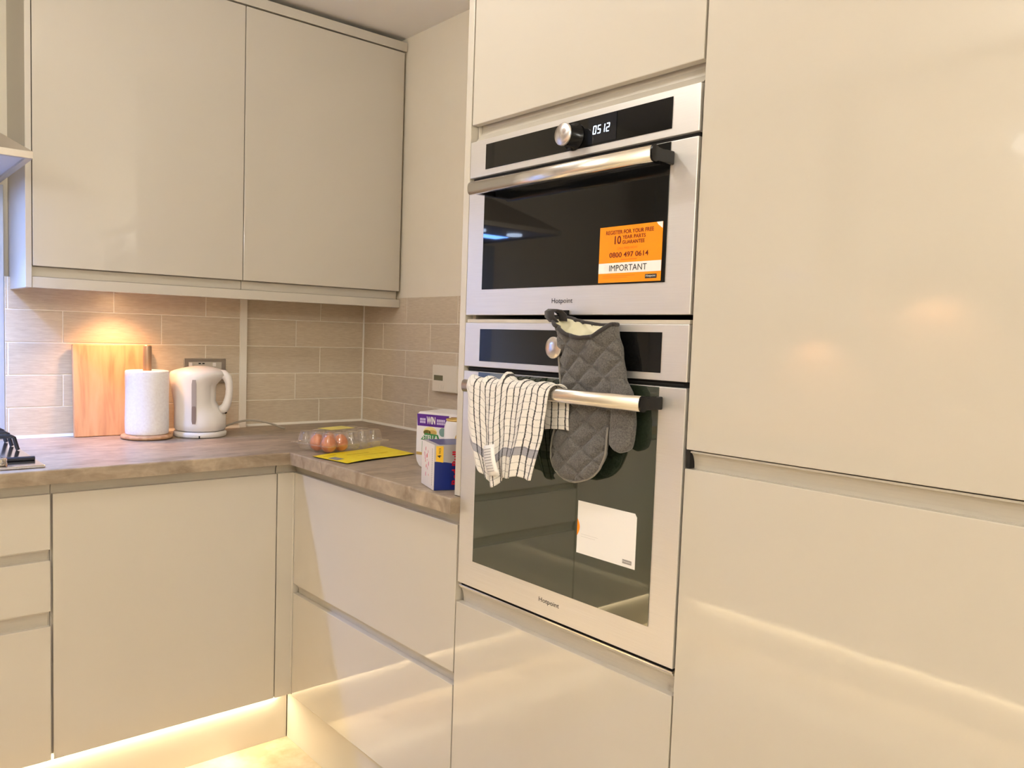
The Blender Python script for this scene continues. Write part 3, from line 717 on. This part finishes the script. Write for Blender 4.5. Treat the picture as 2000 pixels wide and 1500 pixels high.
# ------------------------------------------------------------------ oven mitt
MX = -.6720
LEFT = [(1.3169, -1.7696), (1.2674, -1.7833), (1.1881, -1.7944), (1.1517, -1.7964), (1.1133, -1.7889), (1.0850, -1.7815), (1.0642, -1.7791), (1.0452, -1.7802), (1.0300, -1.7880), (1.0215, -1.7966), (1.0135, -1.8100), (1.0103, -1.8203), (1.0092, -1.8400)]
RIGHT = [(1.3058, -1.9182), (1.2931, -1.9249), (1.2435, -1.9417), (1.2100, -1.9500), (1.1900, -1.9530), (1.1700, -1.9500), (1.1520, -1.9380), (1.1350, -1.9240), (1.1268, -1.9185), (1.1043, -1.9168), (1.0850, -1.9160), (1.0704, -1.9148), (1.0560, -1.9090), (1.0413, -1.9018), (1.0310, -1.8920), (1.0230, -1.8818), (1.0150, -1.8650), (1.0112, -1.8500), (1.0092, -1.8440)]
def rtab(tab, z): return interp([(-a, b) for a, b in tab], -z)
QN = 26
def quilt(y, z):
    # distance to diamond stitch lines (two diagonal families)
    a = math.radians(47); b = math.radians(-58)
    out = 1
    for an, pitch, off in ((a, .034, .004), (b, .046, .012)):
        d = (y*math.cos(an)+z*math.sin(an)+off) % pitch
        d = min(d, pitch-d)
        out = min(out, (1-math.exp(-(d/.0040)**2))*.65+.35*(1-math.exp(-(d/.012)**2)))
    return out
def mitt_tube(rows, span, thick, nseg=120, topfn=None, push=None):
    rings = []
    for z in rows:
        yl, yr = span(z); cy, hw = (yl+yr)/2, abs(yr-yl)/2; th = thick(z, hw)
        ring = []
        for i in range(nseg):
            t = 2*PI*i/nseg; cs, sn = math.cos(t), math.sin(t)
            y = cy-hw*math.copysign(abs(cs)**.75, cs); side = -math.copysign(abs(sn)**.65, sn)
            x = th*side
            zz = z
            if topfn: zz = z+topfn(z, y, -sn)
            if push: x += push(z, sn)
            if abs(sn) > .12:
                q = quilt(y, zz); x -= -math.copysign(1, sn)*(-1)*0
                x += (1-q)*.0078*(-1 if side > 0 else 1)*(1 if abs(sn) > .3 else .5)
            x += noise.noise(Vector((y*40, zz*40, sn)))*.0022+noise.noise(Vector((y*110, zz*110, sn*2)))*.0010
            ring.append((MX+x, y, zz))
        rings.append(ring)
    return rings
ZR = [1.300-.292*(k/180) for k in range(181)]
ZR = ZR[:-1]+[1.0093]
def body_th(z, hw):
    t = .0150+.006*max(0, (z-1.24)/.06)**1
    if 1.10 < z < 1.24: t = .0125+.0025*abs((z-1.17)/.07)
    e = z-1.009
    if e < .03: t *= max(.12, math.sqrt(max(0, 1-((.03-e)/.03)**2)))
    return t
def topfn(z, y, s_):
    # front rim dips, back rim stays high
    f = max(0, (z-1.21)/.09); mid = math.sin(PI*min(1, max(0, (-y-1.770)/.150)))
    frontness = (s_+1)/2 if s_ is not None else 0
    z_top_f = interp([(1.770, 1.3169), (1.785, 1.3060), (1.8277, 1.2850), (1.8599, 1.2800), (1.8907, 1.2845), (1.905, 1.2945), (1.9182, 1.3058)], -y)
    z_top_b = interp([(1.770, 1.3210), (1.795, 1.3170), (1.8328, 1.3090), (1.8711, 1.3045), (1.9182, 1.3058)], -y)
    # sn>0 is the room side (x negative)
    w_ = min(1, max(0, .5+.9*(-s_)))
    zt = z_top_b+(z_top_f-z_top_b)*w_
    return f*f*(zt-1.300)
def span_b(z): return (rtab(LEFT, z), rtab(RIGHT, z))
def pushf(z, sn):
    return -.010*max(0, (z-1.23)/.07)*max(0, sn)-.006*max(0, min(1, (1.12-z)/.08))
c = thing('oven_mitt', 'grey quilted cotton oven mitt hanging by its loop behind the lower oven handle', 'oven mitt', (MX, -1.85, 1.30))
rings = mitt_tube(ZR, span_b, body_th, topfn=topfn, push=pushf)
mm = MB().loft(rings, cap0=False, cap1=True)
# thumb
TL = [(1.210, -1.918), (1.1859, -1.9200), (1.1539, -1.9215), (1.1326, -1.9205), (1.1045, -1.9215), (1.0894, -1.9245), (1.0820, -1.9320), (1.0790, -1.9380), (1.0775, -1.9440)]
TR = [(1.210, -1.945), (1.1859, -1.9633), (1.1539, -1.9696), (1.1326, -1.9731), (1.1045, -1.9725), (1.0940, -1.9700), (1.0865, -1.9667), (1.0800, -1.9570), (1.0775, -1.9480)]
ZT = [1.210-.1325*(k/40) for k in range(41)]
def th_th(z, hw):
    e = z-1.0772; t = .0125
    if e < .018: t *= max(.12, math.sqrt(max(0, 1-((.018-e)/.018)**2)))
    return t
_q = quilt
quilt = lambda y, z: 1
mm.loft(mitt_tube(ZT, lambda z: (rtab(TL, z), rtab(TR, z)), th_th, nseg=40, push=lambda z, sn: -.004*max(0, min(1, (1.12-z)/.06))), True, True)
quilt = _q
obj('glove', mm, MITT, c)
# lining: inner wall of the opening
lin = []
for k in range(9):
    r_ = rings[k*2]; cx = sum(q[0] for q in r_)/len(r_); cy = sum(q[1] for q in r_)/len(r_)
    lin.append([(cx+(q[0]-cx)*(.80-.03*k), cy+(q[1]-cy)*(.955-.01*k), q[2]-.0015) for q in r_])
obj('lining', MB().loft(lin, False, True), LINING, c, label='cream inner lining')
rim = [tuple(q) for q in rings[0]]
pp = [(MX-.004-(.004 if z < 1.12 else 0), rtab(LEFT, z)+.0008, z) for z in [1.25-.0075*k for k in range(32)]]
pp += [(MX-.008, y, z) for z, y in ((1.0105, -1.818), (1.0090, -1.832), (1.0095, -1.846))]
pp += [(MX-.008, rtab(RIGHT, z)-.0008, z) for z in [1.0125+.006*k for k in range(19)]]
obj('seam_piping', MB().tube(pp, .0022, 6), MITTP, c, label='pale grey edge seam')
obj('binding', MB().tube([rim[i % 120] for i in range(121)], .0042, 8, cap=False), MITTD, c, label='dark grey edge binding')
lp = MB()
# hanging loop: a band folded over
path = [(MX-.012, -1.772, 1.310), (MX-.019, -1.766, 1.319), (MX-.020, -1.766, 1.329), (MX-.014, -1.769, 1.3335), (MX-.004, -1.772, 1.3325), (MX+.004, -1.776, 1.325), (MX+.002, -1.780, 1.312)]
ring = []
pv = []
for q in path: pv += [(q[0], q[1]+.006, q[2]), (q[0]-.002, q[1]-.020, q[2]-.001)]
lp.add(pv, [(2*i, 2*i+1, 2*i+3, 2*i+2) for i in range(len(path)-1)], 0, True)
l_o = obj('hanging_loop', lp, MITTD, c, label='dark grey hanging loop')
sm = l_o.modifiers.new('thick', 'SOLIDIFY'); sm.thickness = .0025; sm.offset = 0
# the hook the loop hangs on, in the slot between the ovens
tag(obj('adhesive_hook', MB().box(OX-.004, OX-.0004, -1.784, -1.766, 1.316, 1.3335, .001).tube([(OX-.004, -1.775, 1.322), (OX-.020, -1.775, 1.322), (OX-.024, -1.775, 1.327)], .002, 8), BLACK), 'small black hook holding the loop of the oven mitt', 'hook')

# ------------------------------------------------------------------ extractor hood
c = thing('extractor_hood', 'brushed steel pyramid extractor hood at the left edge, lit blue underneath', 'extractor hood', (-1.637, -.25, 1.706))
hx0, hx1 = -1.936, -1.3395
obj('canopy_rim', MB().box(hx0, hx1, -.502, -.486, 1.706, 1.7245, .0008).box(hx0, hx1, -.022, -.004, 1.706, 1.7245).box(hx0, hx0+.016, -.486, -.022, 1.706, 1.7245).box(hx1-.016, hx1, -.486, -.022, 1.706, 1.7245), PANELS := mat('satin_steel_hood', srgb(196, 186, 172), .4, metal=.6), c)
obj('filter_panel', MB().box(hx0+.016, hx1-.016, -.486, -.022, 1.712, 1.716), mat('hood_underside', srgb(206, 206, 212), .4, metal=.3), c)
cp = MB(); ch = [(-1.77, -.262), (-1.505, -.262), (-1.505, -.004), (-1.77, -.004)]; rm = [(hx0, -.502), (hx1, -.502), (hx1, -.004), (hx0, -.004)]
cp.loft([[(q[0], q[1], 1.7245) for q in rm], [(q[0]*.35+r_[0]*.65, q[1]*.35+r_[1]*.65, 1.775) for q, r_ in zip(ch, rm)][:4], [(q[0], q[1], 1.86) for q in ch]], smooth=False)
obj('canopy', cp, PANELS, c)
obj('chimney', MB().box(-1.765, -1.51, -.258, -.004, 1.86, 2.408, .001), PANELS, c)
for x in (-1.62, -1.82): obj('lamp', MB().lathe([(.032, 0), (.032, .008)], 32, (x, -.34, 1.705)), HLAMP, c)
lt = [o for o in bpy.data.objects if o.name.startswith('hood_lamp_light')]

# ------------------------------------------------------------------ gas hob
c = thing('gas_hob', 'stainless steel gas hob with black pan supports at the left edge', 'hob', (-1.64, -.36, WT))
hb = MB().box(-1.932, -1.341, -.640, -.120, WT+.0005, WT+.0075, .0025)
obj('hob_plate', hb, POLISH, c)
def support(x0, x1):
    m_ = MB(); zt = .958
    def bar(a, b, r=.0055): m_.tube([a, b], r, 6, smooth=False)
    for y in (-.165, -.255, -.345):
        m_.tube([(x0, y, zt), (x1-.018, y, zt), (x1-.010, y, zt-.004), (x1-.002, y, zt-.034), (x1, y, WT+.009)], .0055, 8, smooth=False)
        bar((x0, y, zt), (x0, y, WT+.009))
    bar((x0, -.545, .9225), (x1+.004, -.545, .9225), .0058)
    for y in (-.165, -.345): bar((x1-.018, y, zt), (x0, y, zt))
    bar((x0+.12, -.150, zt), (x0+.12, -.545, zt)); bar((x0+.12, -.545, zt), (x0+.12, -.545, .9225))
    return m_
for x0, x1 in ((-1.60, -1.352), (-1.90, -1.63)):
    obj('pan_support', support(x0, x1), IRON, c)
for x in (-1.478, -1.77):
    for y in (-.235, -.44):
        b_ = obj('burner', MB().lathe([(.044, 0), (.044, .008), (.030, .010), (.030, .018), (.026, .020)], 32, (x, y, WT+.0085)), IRON, c)
for x in (-1.44, -1.53, -1.62, -1.71):
    obj('knob', MB().lathe([(.019, 0), (.018, .016), (.015, .018)], 24, (x, -.602, WT+.0085)), POLISH, c)

# ------------------------------------------------------------------ chopping board
c = thing('chopping_board', 'plain rectangular wooden chopping board leaning on the tiles', 'chopping board', (-1.02, -.072, WT))
lean = math.atan2(.046-.0, .302)
bm_ = MB().box(-.124, .124, -.009, .009, 0, .303, .0025)
bo = obj('board', bm_, WOOD, c, local=True)
c.location = (-1.018, -.0735, WT+.0005); c.rotation_euler = (-lean*.62, 0, math.radians(0))

# ------------------------------------------------------------------ kitchen roll on its holder
rc = (-.943, -.180)
c = thing('paper_towel_holder', 'round wooden kitchen roll holder with upright pole', 'holder', (rc[0], rc[1], WT))
obj('base', MB().lathe([(.074, .001), (.080, .003), (.082, .008), (.080, .013), (.074, .015)], 48, (rc[0], rc[1], WT)), WOOD2, c)
obj('pole', MB().lathe([(.0135, .015), (.0135, .302), (.012, .306), (.006, .308)], 24, (rc[0], rc[1], WT)), SOCKP := mat('brown_pole', srgb(170, 140, 112), .35, metal=.4), c)
kr = [(.022, .016), (.0655, .016), (.0675, .019)]+[(.0680+.0006*math.sin(k*.7), .019+.200*k/12) for k in range(1, 13)]+[(.0665, .2235), (.060, .2245), (.022, .2235)]
tag(obj('kitchen_roll', MB().lathe(kr+[(.022, .016)], 56, (rc[0], rc[1], WT), cap0=False, cap1=False), PAPER), 'white roll of kitchen paper on the wooden holder', 'kitchen roll')

# ------------------------------------------------------------------ kettle
kc = (-.768, -.190)
hd = Vector((.934, -.358, 0))*.97+Vector((-.358, -.934, 0))*.24; hd.normalize()
ha = math.atan2(hd.y, hd.x)
c = thing('power_base', 'round white power base under the kettle with grey cable', 'power base', (kc[0], kc[1], WT))
obj('base', MB().lathe([(.083, .001), (.087, .003), (.0875, .014), (.085, .0185), (.078, .0195)], 56, (kc[0], kc[1], WT)), WPLAS, c)
fd = Vector((-.358, -.934, 0))
ft = Vector((kc[0], kc[1], 0))+fd*.0872-Vector((.934, -.358, 0))*.002
obj('cable_slot', MB().box(-.0022, .0022, -.002, .002, .000, .008, 0, 0, Matrix.Translation((ft.x, ft.y, WT+.0015)) @ Matrix.Rotation(math.atan2(-.358, .934), 4, 'Z')), BLACK, c)
cb = []
for k in range(25):
    q = k/24
    x = -.700+(.262)*q; y = -.155+.012*math.sin(q*PI)-.012*q; z = WT+.004+.034*math.sin(min(1, q*1.02)*PI)**.9+.002
    if q < .1: z = WT+.004+.02*q*6*.35
    cb.append((x, y, max(z, WT+.0045)))
obj('cable', MB().tube(cb, .0036, 8), CABLE, c)
c = thing('kettle', 'white plastic jug kettle with water window standing on its base', 'kettle', (kc[0], kc[1], WT+.02))
NK = 72; rings = []
prof = [(.022, .0795), (.028, .0850), (.045, .0855), (.070, .0850), (.095, .0848), (.120, .0850), (.150, .0858), (.175, .0862), (.195, .0860), (.210, .0850), (.2180, .0820), (.2240, .0760), (.2300, .0630), (.2350, .0440), (.2385, .0220), (.2395, .004)]
for z, r_ in prof:
    ring = []
    for i in range(NK):
        t = 2*PI*i/NK; dt = (t-ha+PI) % (2*PI)-PI        # 0 at handle
        r = r_
        # recess for the hand on the handle side
        wz = max(0, min(1, (z-.085)/.018))*max(0, min(1, (.203-z)/.016))
        wa = max(0, math.cos(dt))**1.1 if abs(dt) < PI/2 else 0
        r -= .034*wz*min(1, wa*1.25)
        r -= .006*max(0, math.cos(dt))*(1 if z < .09 else 0)*0
        # spout opposite
        ds = abs(abs(dt)-PI)
        if ds < .55 and z > .10: r += .018*(math.cos(ds/.55*PI/2)**2)*min(1, (z-.10)/.10)*(1 if z < .2185 else max(0, (.232-z)/.0135))
        ring.append((kc[0]+r*math.cos(t), kc[1]+r*math.sin(t), WT+z))
    rings.append(ring)
kb = obj('body', MB().loft(rings), WPLAS, c)
hp = []
K0 = Vector((kc[0], kc[1], WT))
for rr, z in ((.060, .214), (.078, .2120), (.0900, .2020), (.0955, .185), (.0975, .165), (.0965, .145), (.0930, .125), (.0880, .108), (.0810, .096), (.070, .090)): hp.append(tuple(K0+hd*rr+Vector((0, 0, z))))
obj('handle', MB().tube(hp, [.015, .0165, .0155, .0135, .0125, .0125, .0135, .0150, .016, .016], 14, flat=1.15), WPLAS, c)
def on_body(ang, z, out): 
    r = interp([(a, b) for a, b in prof], z)+out; return Vector((kc[0]+r*math.cos(ang), kc[1]+r*math.sin(ang), WT+z))
wa_ = math.atan2(-.934, -.358)-.235
def strip(z0, z1, half, out, th=.001):
    m_ = MB(); n = 8; vs_ = []
    for k in range(2):
        for z in [z0+(z1-z0)*j/10 for j in range(11)]:
            hw = half*math.sqrt(max(0, 1-max(0, (abs(z-(z0+z1)/2)-(z1-z0)/2+half*.085)/(half*.085))**2)) if half > 0 else 0
            for i in range(n+1): vs_.append(tuple(on_body(wa_+(i/n-.5)*2*max(hw, half*.7), z, out-k*th)))
    nn_ = 11*(n+1)
    for k in range(2):
        for j in range(10):
            for i in range(n): a = k*nn_+j*(n+1)+i; m_.f.append((a, a+1, a+n+2, a+n+1)); m_.mi.append(0); m_.sm.append(True)
    m_.v = vs_; return m_
obj('water_window', strip(.048, .196, .092, .0012), WINDOWP, c, label='smoky grey water level window')
obj('water_level', strip(.050, .108, .080, .0020), WATER, c, label='darker water seen through the window')
sw = K0+hd*.0865+Vector((0, 0, .083))
obj('switch', MB().box(-.004, .003, -.004, .004, -.005, .005, .001, 0, Matrix.Translation(sw) @ Matrix.Rotation(ha, 4, 'Z')), BLACK, c, label='small black switch')

# ------------------------------------------------------------------ socket behind the kettle
c = thing('double_socket', 'brushed grey double socket with USB ports on the tiles behind the kettle', 'socket', (-.69, -.027, 1.08))
obj('plate', MB().box(-.769, -.613, -.0335, -.0268, 1.079, 1.1685, .002), SOCK, c)
obj('insert', MB().box(-.752, -.630, -.0345, -.0334, 1.088, 1.1560, .0005), mat('socket_insert', srgb(196, 188, 174), .4), c)
for x in (-.712, -.698): obj('usb_port', MB().box(x-.0042, x+.0042, -.0352, -.0344, 1.1485, 1.1525), BLACK, c)
for x in (-.658, -.745): obj('switch', MB().box(x-.006, x+.006, -.0375, -.0344, 1.1395, 1.1535, .001), WPLAS, c)
# ------------------------------------------------------------------ room controller on the right wall
c = thing('thermostat', 'white wall controller with small grey screen beside the oven housing', 'thermostat', (-.01, -.59, 1.075))
obj('case', MB().box(-.026, -.0002, -.668, -.519, 1.074, 1.1705, .0025), IVORY, c)
obj('cover_flap', MB().box(-.0275, -.026, -.666, -.5935, 1.0765, 1.1685, .0006), IVORY, c)
obj('screen', MB().box(-.0268, -.0258, -.5825, -.530, 1.1145, 1.1335, .0004), LCD, c)
for y in (-.556, -.571, -.586): obj('button', MB().box(-.0270, -.0258, y-.0035, y+.0035, 1.083, 1.099, .0005), IVORY, c)

# ------------------------------------------------------------------ leaflet
a = [Vector(q) for q in ((-.661, -.790, 0), (-.638, -.949, 0), (-.361, -.887, 0), (-.361, -.700, 0))]
lf = MB(); vs = []
NU, NV = 12, 6
for k in range(2):
    for j in range(NV+1):
        for i in range(NU+1):
            u, v_ = i/NU, j/NV
            q = (a[1]*(1-u)+a[2]*u)*(1-v_)+(a[0]*(1-u)+a[3]*u)*v_
            z = WT+.0028+.0025*math.sin(u*PI)*(1-v_)-k*.0012+.0010*math.sin(u*7)
            if v_ < .999 and k == 0 and False: z += 0
            vs.append((q.x, q.y, z))
nn_ = (NU+1)*(NV+1)
fs = []
for k in range(2):
    for j in range(NV):
        for i in range(NU): b_ = k*nn_+j*(NU+1)+i; fs.append((b_, b_+1, b_+NU+2, b_+NU+1))
lf.add(vs[:nn_], [f for f in fs if max(f) < nn_], 0, True)
lf.add(vs[nn_:], [tuple(i-nn_ for i in f) for f in fs if min(f) >= nn_], 1, True)
uu = (a[2]-a[1]).normalized(); vv_ = (a[0]-a[1]).normalized()
# grey printed block and faint heading bars near the front corner
def lpatch(u0, u1, v0, v1, mi, dz=.0035):
    P_ = [];
    for u, v_ in ((u0, v0), (u1, v0), (u1, v1), (u0, v1)):
        q = (a[1]*(1-u)+a[2]*u)*(1-v_)+(a[0]*(1-u)+a[3]*u)*v_; P_.append((q.x, q.y, WT+dz+.0025*math.sin(u*PI)*(1-v_)+.0010*math.sin(u*7)-.0003))
    lf.add(P_, [(0, 1, 2, 3)], mi)
lpatch(.03, .13, .34, .62, 2); lpatch(.30, .62, .60, .66, 3); lpatch(.34, .8, .42, .45, 3); lpatch(.05, .22, .76, .82, 3)
tag(obj('leaflet', lf, [YELLOW, DKPAPER, GREY, mat('ochre_print', srgb(222, 190, 10), .5)]), 'bright yellow printed leaflet lying on the worktop in front of the eggs', 'leaflet')

# ------------------------------------------------------------------ egg carton (clear, 3 x 5) and four eggs
EA = math.radians(14); eo = Vector((-.606, -.786, WT+.0012))
PC = .0495
c = thing('egg_carton', 'clear plastic egg carton for fifteen, mostly empty, behind the yellow leaflet', 'egg carton', tuple(eo), EA)
LXc, LYc = 5*PC+.008, 3*PC+.008
def cellz(x, y, top):
    x -= .004; y -= .004
    if x < 0 or y < 0 or x > 5*PC or y > 3*PC: return 0
    fx = (x % PC)/PC-.5; fy = (y % PC)/PC-.5
    d_ = (abs(2*fx)**2.6+abs(2*fy)**2.6)**(1/2.6)
    return max(0, 1-d_**(3.2 if not top else 2.6))**.75
def sheet(top):
    m_ = MB(); n1, n2 = 90, 56; vs_ = []
    for j in range(n2+1):
        for i in range(n1+1):
            x, y = LXc*i/n1, LYc*j/n2
            h_ = cellz(x, y, top)
            z = .0240-.0225*h_ if not top else .0255+.034*min(1, h_*1.35)
            vs_.append((x, y, z))
    m_.add(vs_, [(j*(n1+1)+i, j*(n1+1)+i+1, (j+1)*(n1+1)+i+1, (j+1)*(n1+1)+i) for j in range(n2) for i in range(n1)], 0, True)
    return m_
obj('tray', sheet(False), CLEAR, c, local=True)
obj('lid', sheet(True), CLEAR, c, local=True)
obj('rim', MB().box(-.006, LXc+.006, -.006, 0, .0232, .0256).box(-.006, LXc+.006, LYc, LYc+.006, .0232, .0256).box(-.006, 0, 0, LYc, .0232, .0256).box(LXc, LXc+.006, 0, LYc, .0232, .0256), CLEAR, c, local=True)
obj('label', MB().box(.095, .200, .088, .150, .0600, .0604), PYEL, c, local=True, label='pale yellow paper label on the lid')
R_ = Matrix.Translation(eo) @ Matrix.Rotation(EA, 4, 'Z')
enames = ['brown egg at the front left corner of the carton', 'brown egg second from the left along the front of the carton', 'brown egg at the left end of the middle row of the carton', 'brown egg behind the others, second in the middle row of the carton']
for k, (i, j) in enumerate(((0, 0), (1, 0), (0, 1), (1, 1))):
    p_ = R_ @ Vector((.004+PC*(i+.5), .004+PC*(j+.5), .0022))
    prof_ = []
    for q in range(17):
        t = PI*q/16; z = .0262*(1-math.cos(t)); r = .0226*math.sin(t)*(1+.09*math.cos(t)); prof_.append((max(r, .0003), z))
    tag(obj('egg', MB().lathe(prof_, 28, tuple(p_)), EGG), enames[k], 'egg', 'brown eggs in the carton')

# ------------------------------------------------------------------ lager multipack box, can, energy drink pack
def yawbox(o, dx, dy): return math.atan2(dy, dx)
bo_ = Vector((-.494, -1.075, WT)); bd = Vector((.347, -.938, 0)).normalized(); bn = Vector((-bd.y, bd.x, 0))*1   # bn points away from the room side
if bn.x < 0: bn = -bn
BW, BD_, BH = .200, .125, .156
c = thing('lager_box', 'white, purple and green lager multipack box at the back beside the oven housing', 'box', tuple(bo_+bd*BW/2+bn*BD_/2))
TB = frame(bo_, bd, (0, 0, 1)); # x along face, y up, z = bd x up
zs_ = -1 if TB.to_3x3() @ Vector((0, 0, 1)) @ bn > 0 else 1
def BXm(mb, u0, u1, v0, v1, d0, d1, mi, bev=0): mb.box(u0, u1, v0, v1, min(zs_*d0, zs_*d1), max(zs_*d0, zs_*d1), bev, mi, TB)
m_ = MB()
# rounded carton body with a torn opening at the right front corner
pr = [(.004, .018), (.012, .006), (.024, .001), (BW, .001), (BW, .148), (BW-.01, BH), (.01, BH), (.002, .148), (.001, .10), (.001, .03)]
m_.prism(pr, min(0, -zs_*BD_), max(0, -zs_*BD_), 'z', 0, TB)
obj('carton', m_, BOXW, c)
pr = MB()
pr.prism([(.004, .117), (.098, .117), (.106, .150), (.002, .150)], min(zs_*.0002, zs_*.0006), max(zs_*.0002, zs_*.0006), 'z', 0, TB)
TP = TB @ Matrix.Translation((0, 0, zs_*.0008))
pr.text('WIN', TP @ Matrix.Translation((.034, .1235, 0)), w=.028, h=.0205, mi=1, bold=.03)
for v0, v1 in ((.1250, .1310), (.1325, .1385)):
    for u0, u1 in ((.012, .018), (.019, .0235), (.0245, .030)): pr.box(u0, u1, v0, v1, 0, .0002, 0, 2, TP)
for v0, v1 in ((.1240, .1300), (.1315, .1385)):
    for u0 in (.067, .0725, .078, .0835, .089): pr.box(u0, u0+.0046, v0, v1, 0, .0002, 0, 2, TP)
def disc(cu, cv, ru, rv, mi, z=.0006, n=20): pr.prism([(cu+ru*math.cos(2*PI*i/n), cv+rv*math.sin(2*PI*i/n)) for i in range(n)], min(zs_*.0002, zs_*z), max(zs_*.0002, zs_*z), 'z', mi, TB)
disc(.046, .101, .022, .015, 4); disc(.036, .100, .012, .007, 7, .0008); disc(.053, .101, .014, .007, 3, .0008)
pr.prism([(.016, .079), (.080, .077), (.071, .096), (.030, .098)], min(zs_*.0002, zs_*.0010), max(zs_*.0002, zs_*.0010), 'z', 5, TB)
pr.prism([(.020, .045), (.034, .055), (.030, .085), (.020, .075)], min(zs_*.0002, zs_*.0007), max(zs_*.0002, zs_*.0007), 'z', 5, TB)
pr.text('STELLA', TB @ Matrix.Translation((.022, .0815, zs_*.0012)), w=.050, h=.0115, mi=1, bold=.02)
disc(.086, .104, .011, .012, 6)
pr.box(.002, .09, .036, .044, min(zs_*.0002, zs_*.0006), max(zs_*.0002, zs_*.0006), 0, 3, TB)
obj('print', pr, [PURPLE, WHITE, LILAC, GOLD, PGOLD, GREENP, TEALP, mat('olive_print', srgb(110, 98, 40), .4)], c)
tn = MB(); tn.prism([(.112, .148), (.170, .151), (.185, .100), (.120, .100)], min(zs_*.0002, zs_*.0012), max(zs_*.0002, zs_*.0012), 'z', 0, TB)
obj('torn_opening', tn, TAN, c, label='brown torn cardboard opening')
cc = Vector((-.500, -1.262, WT))
c = thing('lager_can', 'white and gold lager can standing in front of the lager box', 'can', tuple(cc))
obj('body', MB().lathe([(.024, .0), (.031, .008), (.033, .014), (.033, .132), (.030, .142), (.0275, .148)], 40, tuple(cc)), BOXW, c)
obj('rim', MB().lathe([(.0275, .1480), (.0290, .1505), (.0285, .153), (.026, .153), (.0255, .149)], 40, tuple(cc)), GOLD, c, label='gold can rim')
em = MB(); cang = math.atan2(-2.8694-cc.y, -1.7939-cc.x)
vs_ = []
for j in range(7):
    for i in range(7):
        t = cang+.05+(i/6-.5)*.42*math.sin(PI*(j+.7)/7.4); vs_.append((cc.x+.0333*math.cos(t), cc.y+.0333*math.sin(t), cc.z+.088+.030*j/6))
em.add(vs_, [(j*7+i, j*7+i+1, j*7+i+8, j*7+i+7) for j in range(6) for i in range(6)], 0, True)
obj('emblem', em, GOLD, c, label='gold oval emblem')

e1 = Vector((-.658, -1.377, WT+.0005)); e0 = Vector((-.624, -1.281, WT+.0005))
EU = (e1-e0).normalized(); EV = Vector((-EU.y, EU.x, 0))
if EV.x < 0: EV = -EV
EL, EWd, EH = .102, .106, .109
# local frame: X = EV (right face direction), Y = away (-EU), Z up, origin at the near corner e1
ER = Matrix(((EV.x, -EU.x, 0, e1.x), (EV.y, -EU.y, 0, e1.y), (0, 0, 1, e1.z), (0, 0, 0, 1)))
c = thing('energy_drink_pack', 'blue and silver four-can energy drink pack near the worktop end', 'box', tuple(e1+EV*EWd/2-EU*EL/2))
obj('carton', MB().box(0, EWd, 0, EL, 0, EH, .0012, 0, ER), BOXS, c)
pr = MB()
TF = frame(e1, EV, (0, 0, 1)); TLf = frame(e0, EU, (0, 0, 1))
if (TF.to_3x3() @ Vector((0, 0, 1))).dot(EU) < 0: print('flip TF')
sF = 1 if (TF.to_3x3() @ Vector((0, 0, 1))).dot(EU) > 0 else -1
sL = 1 if (TLf.to_3x3() @ Vector((0, 0, 1))).dot(-EV) > 0 else -1
def pl(T, s_, poly, t, mi): pr.prism(poly, min(s_*.0001, s_*t), max(s_*.0001, s_*t), 'z', mi, T)
# right face: blue lower sweep, yellow price flag, red name reading upwards, blue top edge
pl(TF, sF, [(.0006, .0006), (EWd-.0006, .0006), (EWd-.0006, .054), (.060, .062), (.030, .067), (.0006, .0690)], .0004, 0)
pl(TF, sF, [(.004, .0700), (.022, .0665), (.022, .1060), (.004, .1060)], .0006, 1)
TV = TF @ Matrix.Translation((.0165, .078, sF*.0008)) @ Matrix.Rotation(PI/2, 4, 'Z')
pr.text('4', TV, h=.0095, mi=2, bold=.03)
pr.text('PACK', TF @ Matrix.Translation((.0155, .0885, sF*.0008)) @ Matrix.Rotation(PI/2, 4, 'Z'), w=.0135, h=.0055, mi=2)
pr.text('Red Bull', TF @ Matrix.Translation((.0610, .0130, sF*.0009)) @ Matrix.Rotation(PI/2, 4, 'Z'), w=.0800, h=.0170, mi=3, bold=.03)
# left face: white with small red and pink print
pl(TLf, sL, [(.0006, .0006), (EL-.0006, .0006), (EL-.0006, EH-.0006), (.0006, EH-.0006)], .0004, 4)
random.seed(3)
for k in range(16):
    u = .022+random.random()*.042; v_ = .022+random.random()*.066; ss = .0025+random.random()*.005
    pl(TLf, sL, [(u, v_), (u+ss*.6, v_+ss*.2), (u+ss*.5, v_+ss*1.8), (u-ss*.2, v_+ss)], .0006, 5 if k % 3 else 3)
for k in range(20): pl(TLf, sL, [(.0850, .010+.0045*k), (.0880, .010+.0045*k), (.0880, .0130+.0045*k), (.0850, .0130+.0045*k)], .0006, 6)
# top: blue
pr.box(.012, EWd-.001, .001, EL-.001, EH, EH+.0004, 0, 0, ER)
obj('print', pr, [BLUEP, YELP, TEXT, REDP, BOXW, PINKP, GREY], c)
